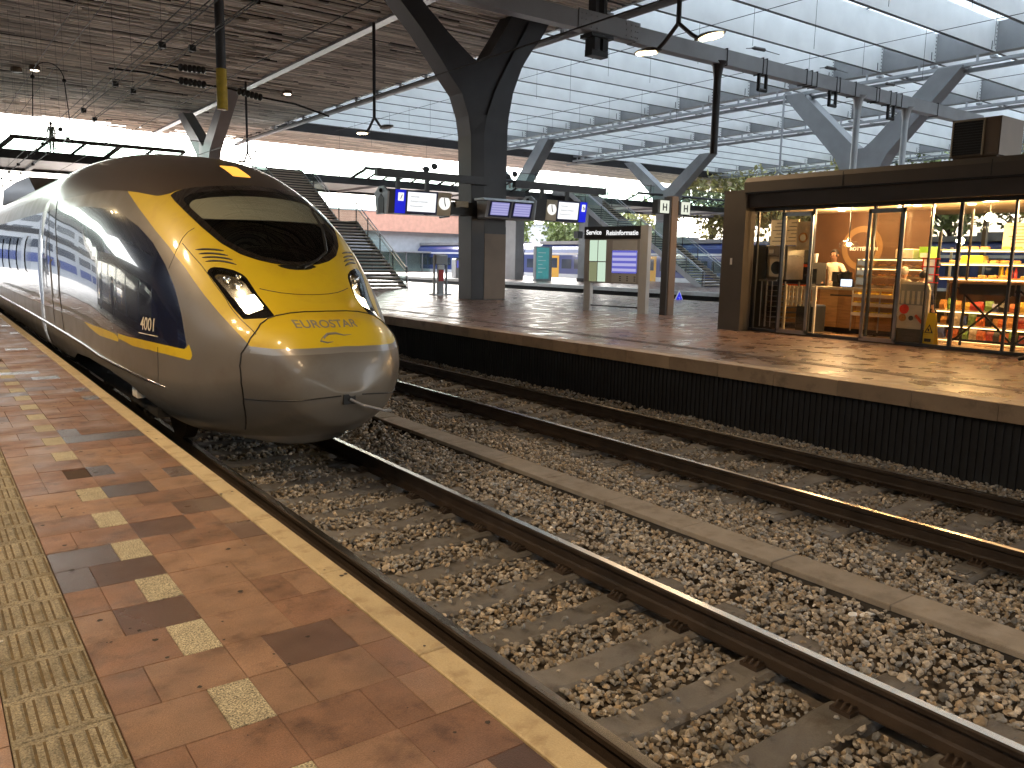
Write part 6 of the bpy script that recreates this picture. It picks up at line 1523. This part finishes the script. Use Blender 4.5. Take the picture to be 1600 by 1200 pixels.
# counter
t = thing('counter', 'long kiosk counter clad in slanting light wood panels', 'counter', (16.0, 9.7, 0))
m = MB(); m.box(15.92, 16.7, 8.6, 11.7, .93, .98); m.build('worktop', 'counter_top', t); m = MB(); m.box(16.02, 16.6, 8.65, 11.65, .0, .12); m.build('plinth', 'black', t)
m = MB(); m.box(15.98, 16.6, 8.65, 11.65, .12, .93); m.build('carcass', 'wood_mid', t)
yy_ = 8.66; i_ = 0
while yy_ < 11.6:
    m = MB(); w_ = .44; sk = .16 if i_ % 2 else -.16
    a0, a1 = yy_+.005, yy_+w_-.005
    m.add([(15.975, a0, .13), (15.975, a1, .13), (15.975, a1, .92), (15.975, a0, .92), (15.955, a0+.02, .13), (15.955, a1-.02, .13), (15.955, a1-.02+min(0, sk), .92), (15.955, a0+.02+max(0, sk), .92)], [(0, 4, 5, 1), (1, 5, 6, 2), (2, 6, 7, 3), (3, 7, 4, 0), (4, 7, 6, 5)]); m.build('front_panel', 'wood_light' if i_ % 2 else 'wood_mid', t); yy_ += w_; i_ += 1
m = MB(); m.box(15.86, 15.90, 9.55, 10.1, .80, .83); m.build('bag_rail', 'black', t)
t = thing('till', 'black cash register on the counter in front of the cashier', 'till', (16.3, 10.1, .98)); m = MB(); m.box(16.2, 16.5, 9.82, 10.28, .985, 1.1); m.beam((16.25, 10.05, 1.1), (16.2, 10.05, 1.30), .42, .03, up=(0, 1, 0)); m.build('case', 'black', t); m = MB(); m.box(16.12, 16.2, 9.84, 10.26, 1.10, 1.31); m.build('rear_screen', 'gunmetal', t)
t = thing('tablet', 'small tablet with a lit pale screen standing on the counter', 'tablet', (16.0, 9.85, .98)); m = MB(); m.box(16.0, 16.02, 9.68, 9.98, .99, 1.17); m.build('case', 'black', t); m = MB(); m.box(15.995, 15.9995, 9.70, 9.96, 1.005, 1.155); m.build('screen', 'tablet_screen', t)
person('woman in a cream jumper with dark hair serving behind the counter, looking down', (16.95, 10.72, 0), radians(100), 1.78, 'shirt_cream', 'trousers_dark', 'skin_brown', 'hair_dark', armL=[(-.30, .05, 1.16), (-.16, .30, 1.08)], armR=[(.30, .05, 1.16), (.14, .30, 1.06)], lean=.08)
# display case
t = thing('pastry_display', 'glass display case with shelves of filled rolls to the right of the till', 'display case', (16.0, 8.9, 1))
for z_ in (1.02, 1.22, 1.42): m = MB(); m.box(15.98, 16.5, 8.2, 9.6, z_-.012, z_); m.build('shelf', 'lamp_glass', t); m = MB(); m.box(15.98, 16.0, 8.2, 9.6, z_-.015, z_+.03); m.build('price_strip', 'board_white', t)
m = MB(); m.box(15.97, 15.98, 8.2, 9.6, 1.0, 1.58); m.build('front_glass', 'glass_kiosk', t)
m = MB()
for y_ in (8.2, 9.6): m.box(15.96, 16.52, y_-.012, y_+.012, .98, 1.60)
m.box(15.96, 16.52, 8.19, 9.61, 1.585, 1.605); m.build('frame', 'stainless', t)
m = MB(); m.tube([(16.1, 8.25, 1.575), (16.1, 9.55, 1.575)], .012, 6); m.tube([(16.1, 8.25, 1.38), (16.1, 9.55, 1.38)], .01, 6); m.build('light_tube', 'strip_warm', t)
ri = random.Random(9)
roll = MB(); roll.ball((0, 0, 0), .045, 8, 6, sc=(1, 1.35, .7)); rme = roll.mesh('bread_roll', 'bread', smooth=True)
nn = 0
for z_ in (1.02, 1.22, 1.42):
    for i_ in range(10):
        o = link('bread_roll', rme, None, (16.12+.10*(i_ % 2), 8.3+i_*.13, z_+.033), rz=ri.uniform(-.3, .3)); nm_ = {1.02: 'bottom', 1.22: 'middle', 1.42: 'top'}[z_]; tagp(o, f'golden bread roll lying on the {nm_} shelf of the pastry display case', 'bread roll', f'bread rolls on the {nm_} shelf of the display case'); nn += 1
t = thing('snack_tray_stand', 'stacked wire baskets of wrapped food on the front of the counter below the display', 'food stand', (15.8, 8.9, .3))
for z_ in (.42, .62, .80):
    m = MB(); m.box(15.72, 15.93, 8.3, 9.5, z_, z_+.012); m.box(15.715, 15.725, 8.3, 9.5, z_, z_+.07); m.build('basket', 'board_white', t)
m = MB(); 
for y_ in (8.3, 8.9, 9.5): m.box(15.72, 15.75, y_-.01, y_+.01, .1, .95)
m.build('upright', 'stainless', t)
m = MB()
for z_ in (.44, .64, .82):
    for i_ in range(9): m.box(15.75, 15.9, 8.34+i_*.13, 8.43+i_*.13, z_, z_+.07)
m.build('wrapped_food', 'lemon', t, kind='stuff')
t = thing('table_fan', 'cream boxed appliance standing on top of the display case', 'appliance', (16.2, 8.6, 1.6)); m = MB(); m.cbox(16.1, 16.4, 8.50, 8.86, 1.61, 1.80, .02); m.build('case', 'board_white', t); m = MB(); m.tube([(16.09, 8.74, 1.70), (16.07, 8.74, 1.70)], .07, 14); m.build('dial', 'menu_cream', t)
t = thing('green_box', 'bright green carton with a white front on the display case', 'carton', (16.2, 8.3, 1.6)); m = MB(); m.box(16.1, 16.35, 8.15, 8.38, 1.61, 1.84); m.build('carton', 'green_bright', t); m = MB(); m.box(16.09, 16.099, 8.18, 8.35, 1.63, 1.72); m.build('front', 'white', t)
# freestanding ice cream freezer panel
t = thing('snack_advert_board', 'rounded white panel with pictures of snacks standing inside the glass, right of the door', 'advert panel', (14.85, 7.75, 0))
m = MB(); m.prism([(7.46, .02), (8.04, .02), (8.04, 1.02), (7.98, 1.13), (7.88, 1.17), (7.60, 1.17), (7.50, 1.13), (7.46, 1.02)], 14.84, 14.90, axis='x'); m.build('panel', 'board_white', t)
m = MB(); m.box(14.832, 14.8399, 7.5, 8.0, .74, 1.12); m.build('grey_header', 'steel_mid', t)
m = MB(); m.box(14.832, 14.8399, 7.48, 8.02, .03, .3); m.build('dark_foot', 'kiosk_dark', t)
for y_, z_, r_, mt in ((7.92, .50, .07, 'bread'), (7.76, .50, .045, 'kiosk_dark'), (7.90, .66, .09, 'red')): m = MB(); m.tube([(14.838, y_, z_), (14.83, y_, z_)], r_, 14); m.build('picture', mt, t)
m = MB(); m.beam((14.833, 7.54, .42), (14.833, 7.68, .56), .01, .05); m.build('picture', 'orange_red', t)
m = MB()
for i_ in range(5): m.box(14.825, 14.8319, 7.52+i_*.10, 7.57+i_*.10, .76, 1.0)
m.build('slat_row', 'board_white', t)
t = thing('wet_floor_sign', 'yellow folding wet floor sign with a black warning triangle inside the glass', 'wet floor sign', (14.8, 7.35, 0))
for s in (-1, 1):
    m = MB(); m.add([(14.80+s*.10, 7.24, .02), (14.80+s*.10, 7.46, .02), (14.80+s*.01, 7.42, .62), (14.80+s*.01, 7.28, .62)], [(0, 1, 2, 3)]); o = m.build('leaf', 'lemon', t); q = o.modifiers.new('thick', 'SOLIDIFY'); q.thickness = .012
m = MB(); m.add([(14.715, 7.27, .26), (14.715, 7.43, .26), (14.735, 7.35, .42)], [(0, 1, 2)]); m.build('triangle', 'black', t); m = MB(); m.add([(14.712, 7.30, .275), (14.712, 7.40, .275), (14.730, 7.35, .385)], [(0, 1, 2)]); m.build('triangle_field', 'lemon', t)
m = MB(); m.box(14.709, 14.713, 7.335, 7.365, .29, .34); m.build('triangle_mark', 'black', t)
m = MB(); m.box(14.700, 14.708, 7.29, 7.41, .10, .16); m.build('caption_bar', 'black', t)
# shelves with goods
t = thing('shelf_unit', 'long open shelves with strip lights across the right part of the kiosk', 'shelves', (16.6, 5, 0))
SH = [(1.80, 'counter_top'), (1.54, 'counter_top'), (1.26, 'wood_light'), (.62, 'counter_top'), (.33, 'counter_top'), (.05, 'counter_top')]
for z_, mt in SH: m = MB(); m.box(16.45, 16.95, 1.5, 8.15, z_-.025, z_); m.build('shelf', mt, t); m = MB(); m.tube([(16.47, 1.6, z_-.04), (16.47, 8.1, z_-.04)], .010, 6); m.build('light_strip', 'strip_warm', t)
m = MB()
for y_ in (1.5, 3.0, 4.6, 6.3, 8.15): m.box(16.92, 16.95, y_-.02, y_+.02, 0, 1.85)
m.build('upright', 'stainless', t)
KB('back_panel', 17.0, 17.03, 1.5, 8.2, 0, 1.15, 'kiosk_wall'); KB('window_board', 17.0, 17.03, 5.6, 7.1, 1.27, 1.52, 'blue_box')
for n_, c_ in (('bag_red', (.33, .03, .02)), ('bag_yellow', (.45, .30, .04)), ('bag_green', (.12, .22, .05)), ('bag_orange', (.38, .09, .02)), ('bag_blue', (.04, .06, .18)), ('bag_white', (.42, .36, .28))): mat(n_, c_, .35, var=.45, vscale=22, coat=.4)
bagc = ['red', 'lemon', 'green_bright', 'orange_red', 'blue_box', 'board_white', 'black', 'bread', 'gunmetal']
bmesh_ = {}
def snack(mt, w_, h_):
    if (mt, w_) not in bmesh_:
        m = MB(); vs = [(0, -w_/2, 0), (0, w_/2, 0), (.05, w_/2, 0), (.05, -w_/2, 0), (-.02, -w_/2*.9, h_*.5), (-.02, w_/2*.9, h_*.5), (.07, w_/2*.9, h_*.5), (.07, -w_/2*.9, h_*.5), (.02, -w_/2, h_), (.02, w_/2, h_), (.03, w_/2, h_), (.03, -w_/2, h_)]
        m.add(vs, [(0, 1, 5, 4), (1, 2, 6, 5), (2, 3, 7, 6), (3, 0, 4, 7), (4, 5, 9, 8), (5, 6, 10, 9), (6, 7, 11, 10), (7, 4, 8, 11), (8, 9, 10, 11)]); bmesh_[(mt, w_)] = m.mesh('snack_bag', {'red': 'bag_red', 'lemon': 'bag_yellow', 'green_bright': 'bag_green', 'orange_red': 'bag_orange', 'blue_box': 'bag_blue', 'board_white': 'bag_white'}.get(mt, mt))
    return bmesh_[(mt, w_)]
rowname = {.62: 'upper', .33: 'middle', .05: 'bottom'}
colname = {'red': 'red', 'lemon': 'yellow', 'green_bright': 'green', 'orange_red': 'orange', 'blue_box': 'blue', 'board_white': 'white', 'black': 'black', 'bread': 'brown', 'gunmetal': 'grey'}
for z_ in (.62, .33, .05):
    y_ = 4.2; prev = None
    while y_ < 8.05:
        if y_ < 6.6: mt = ri.choice(['red', 'red', 'orange_red', 'lemon', 'blue_box', 'green_bright'])
        else: mt = ri.choice(bagc)
        w_ = ri.choice([.11, .14, .16])
        o = link('snack_bag', snack(mt, w_, .2), None, (16.5+ri.uniform(-.02, .05), y_, z_+.001), rz=ri.uniform(-.35, .35)); o.scale = (1, 1, ri.uniform(.75, 1.15)); tagp(o, f'{colname[mt]} snack bag on the {rowname[z_]} row of the lower kiosk shelves', 'snack bag', f'{colname[mt]} snack bags on the {rowname[z_]} lower shelf'); y_ += w_+.006
pk = MB(); pk.cbox(-.03, .05, -.07, .07, 0, .05, .012); pme = pk.mesh('bun_pack', 'bread')
for z_, nm in ((1.26, 'wooden'), (1.54, 'middle'), (1.80, 'top')):
    for i_ in range(20):
        if ri.random() < .25: continue
        o = link('wrapped_bun', pme, None, (16.55, 4.3+i_*.19, z_+.001), rz=ri.uniform(-.3, .3)); tagp(o, f'wrapped bun lying on the {nm} upper shelf of the kiosk', 'wrapped bun', f'wrapped buns on the {nm} upper shelf')
for i_, (y_, mt, cn) in enumerate(((7.02, 'lemon', 'yellow'), (6.94, 'lemon', 'yellow'), (6.86, 'red', 'red'), (6.78, 'red', 'red'))):
    m = MB(); m.lathe([(.028, 0), (.028, .13), (.012, .17), (.012, .2)], (16.62, y_, 1.262), 10); o = m.build('bottle', mt); tagp(o, f'small {cn} bottle standing on the wooden upper shelf', 'bottle', f'{cn} bottles on the wooden shelf')
m = MB(); m.cbox(16.5, 16.75, 7.35, 7.75, 1.541, 1.68, .02); o = m.build('yellow_carton', 'lemon', label='yellow carton at the left end of the middle upper shelf', cat='carton')
for y_, lab in ((6.0, 'stack of yellow cups on the top shelf, left one'), (5.7, 'stack of yellow cups on the top shelf, right one')):
    m = MB(); m.lathe([(.04, 0), (.055, .18)], (16.6, y_, 1.802), 10); m.build('cup_stack', 'lemon', label=lab, cat='cups', group='yellow cup stacks')
t = thing('menu_poster', 'faint cream poster with printed lines standing above the top shelf', 'poster', (16.6, 6.9, 1.8)); m = MB(); m.box(16.8, 16.82, 6.65, 7.15, 1.81, 2.30); m.build('sheet', 'menu_cream', t)
m = MB(); [m.box(16.792, 16.7999, 6.72, 7.05-.04*(i_ % 3), 2.22-i_*.06, 2.235-i_*.06) for i_ in range(6)]; m.build('print_line', 'kiosk_wall', t)
t = thing('trolley_frame', 'upright red framed rack beside the shelves', 'rack', (15.6, 8.0, 0))
m = MB()
for y_ in (7.78, 8.02): m.tube([(15.6, y_, 1.15), (15.6, y_, 1.62)], .014, 6)
for z_ in (1.15, 1.3, 1.45, 1.6): m.tube([(15.6, 7.7, z_), (15.6, 8.05, z_)], .012, 6)
m.build('frame', 'red', t); m = MB(); m.tube([(15.62, 7.75, 0), (15.62, 7.75, 2.1)], .03, 8); m.tube([(15.62, 7.2, 0), (15.62, 7.2, 2.5)], .025, 8); m.build('pole', 'black', t)
# high table at the window
t = thing('high_table', 'long high table on crossed trestle legs behind the right window panes', 'table', (15.0, 6.3, 0))
m = MB(); m.box(14.80, 15.35, 4.2, 7.15, 1.17, 1.21); m.build('tabletop', 'wood_mid', t); m = MB(); m.box(14.85, 15.3, 6.05, 6.95, .98, 1.16); m.build('drawer_box', 'black_wood', t)
m = MB()
for a, b in ((7.0, 6.0), (6.0, 5.0)):
    m.beam((14.9, a, .15), (14.9, b, 1.1), .03, .03); m.beam((14.9, b, .15), (14.9, a, 1.1), .03, .03)
for y_ in (7.05, 6.0, 4.95): m.box(14.87, 14.93, y_-.03, y_+.03, 0, 1.17)
m.tube([(14.9, 7.0, .17), (14.9, 4.9, .17)], .025, 6); m.build('trestle', 'black', t)
person('white haired customer bending at the counter, seen through the glass', (15.5, 8.35, 0), radians(-100), 1.42, 'shirt_cream', 'trousers_dark', 'skin_light', 'hair_white', lean=.05)
person('customer in a dark blue jacket standing beside the white haired customer', (15.45, 7.92, 0), radians(-80), 1.36, 'jacket_navy', 'trousers_dark', 'skin_light', 'hair_dark')
person('person in a grey jacket and black shoes walking at the right edge of the picture', (13.80, 5.16, 0), radians(20), 1.74, 'jacket_grey', 'trousers_dark', 'skin_light', 'hair_dark', armL=[(-.27, .03, 1.14), (-.22, .16, .92)], stride=.15)
person('lone person in olive clothes standing on the footbridge above the train', (6.30, 50.6, 6.63), radians(30), 1.62, 'coat_olive', 'coat_olive', 'skin_light', 'hair_dark')
# air conditioner on the roof
t = thing('air_conditioner', 'boxy air conditioning unit standing on the kiosk roof', 'air conditioner', (15.3, 7.1, 3.24))
m = MB(); m.box(15.0, 15.85, 6.60, 7.42, 3.36, 4.0); m.box(15.05, 15.2, 6.65, 7.38, 3.24, 3.36); m.box(15.6, 15.75, 6.65, 7.38, 3.24, 3.36); m.build('case', 'steel_brown', t)
m = MB(); m.box(14.98, 14.999, 6.88, 7.38, 3.40, 3.96); m.build('fan_grille', 'black', t)
for i_ in range(12): m = MB(); m.box(14.97, 14.98, 6.88, 7.38, 3.42+i_*.045, 3.432+i_*.045); m.build('grille_bar', 'steel_dark', t)
m = MB(); m.box(14.985, 14.999, 6.62, 6.82, 3.40, 3.96); m.build('panel', 'steel_brown', t)
m = MB()
for dy in (6.87, 7.39): m.box(14.965, 14.999, dy-.012, dy+.012, 3.38, 3.98)
m.box(14.965, 14.999, 6.87, 7.39, 3.965, 3.985); m.build('trim', 'sign_beige', t)

# ================================================================== NEAR PLATFORM BEYOND THE FRAME (added objects for the train to mirror)
t = thing('waiting_room', 'dark glazed waiting room on the near platform, seen only mirrored in the train', 'waiting room', (-3.4, 17, 0))  # added to darken what the train side reflects
m = MB(); m.box(-7.6, -3.3, 16.5, 33, 2.7, 3.3); m.box(-7.6, -3.3, 16.5, 33, 0, .35); m.build('roof_and_base', 'kiosk_dark', t, kind='stuff')
for y_ in np.arange(16.6, 33, 2.7): m = MB(); m.box(-3.45, -3.35, float(y_), float(y_)+.12, .35, 2.7); m.build('post', 'gunmetal', t)
for y_ in np.arange(16.8, 31, 2.7): m = MB(); m.box(-3.41, -3.39, float(y_), float(y_)+2.4, .4, 2.65); m.build('pane', 'glass_kiosk', t)
m = MB(); m.box(-7.5, -7.4, 16.6, 32.9, .35, 2.7); m.box(-5.6, -5.0, 18, 31, .35, .8); m.build('back_wall', 'kiosk_wall', t, kind='stuff')
for i_, (x_, y_, a, tp) in enumerate(((-1.9, 21.5, 1.2, 'jacket_navy'), (-2.4, 27, -1.0, 'jacket_grey'), (-.9, 38, 2.8, 'coat_olive'))):  # added figures, out of view, for the train side to reflect
    person(['passenger in a navy jacket waiting on the near platform', 'passenger in a grey jacket waiting on the near platform', 'passenger in olive waiting far down the near platform'][i_], (x_, y_, 0), a, 1.74, tp)

t = thing('office_block', 'long pale office block far off to the left, seen only mirrored in the train', 'building', (-70, 140, -1.2))  # added to cover the white sky in the train's reflection
m = MB(); m.box(-75, 6, 140, 152, -1.2, 15); m.build('wall', 'wall_grey', t)
for f_ in range(4):
    for q in range(19): m = MB(); m.box(-74+q*4.1, -71.2+q*4.1+(q % 3)*.4, 139.9, 140.05, 1.2+f_*3.3, 3.2+f_*3.3); m.build('window', 'ns_window' if (q*7+f_*3) % 7 else 'ns_blue', t)
t = thing('signal_bridge', 'dark signal gantry over the tracks beyond the left platform, seen only mirrored', 'gantry', (-10, 75, 0))  # added out of view, only for the reflection in the train
m = MB(); m.box(-13.5, 1.0, 75, 76, 4.6, 5.3); m.box(-13.6, -13.2, 75, 76, -1.2, 5.3); m.box(-6, -5.6, 75, 76, -1.2, 5.3); m.build('frame', 'steel_dark', t)
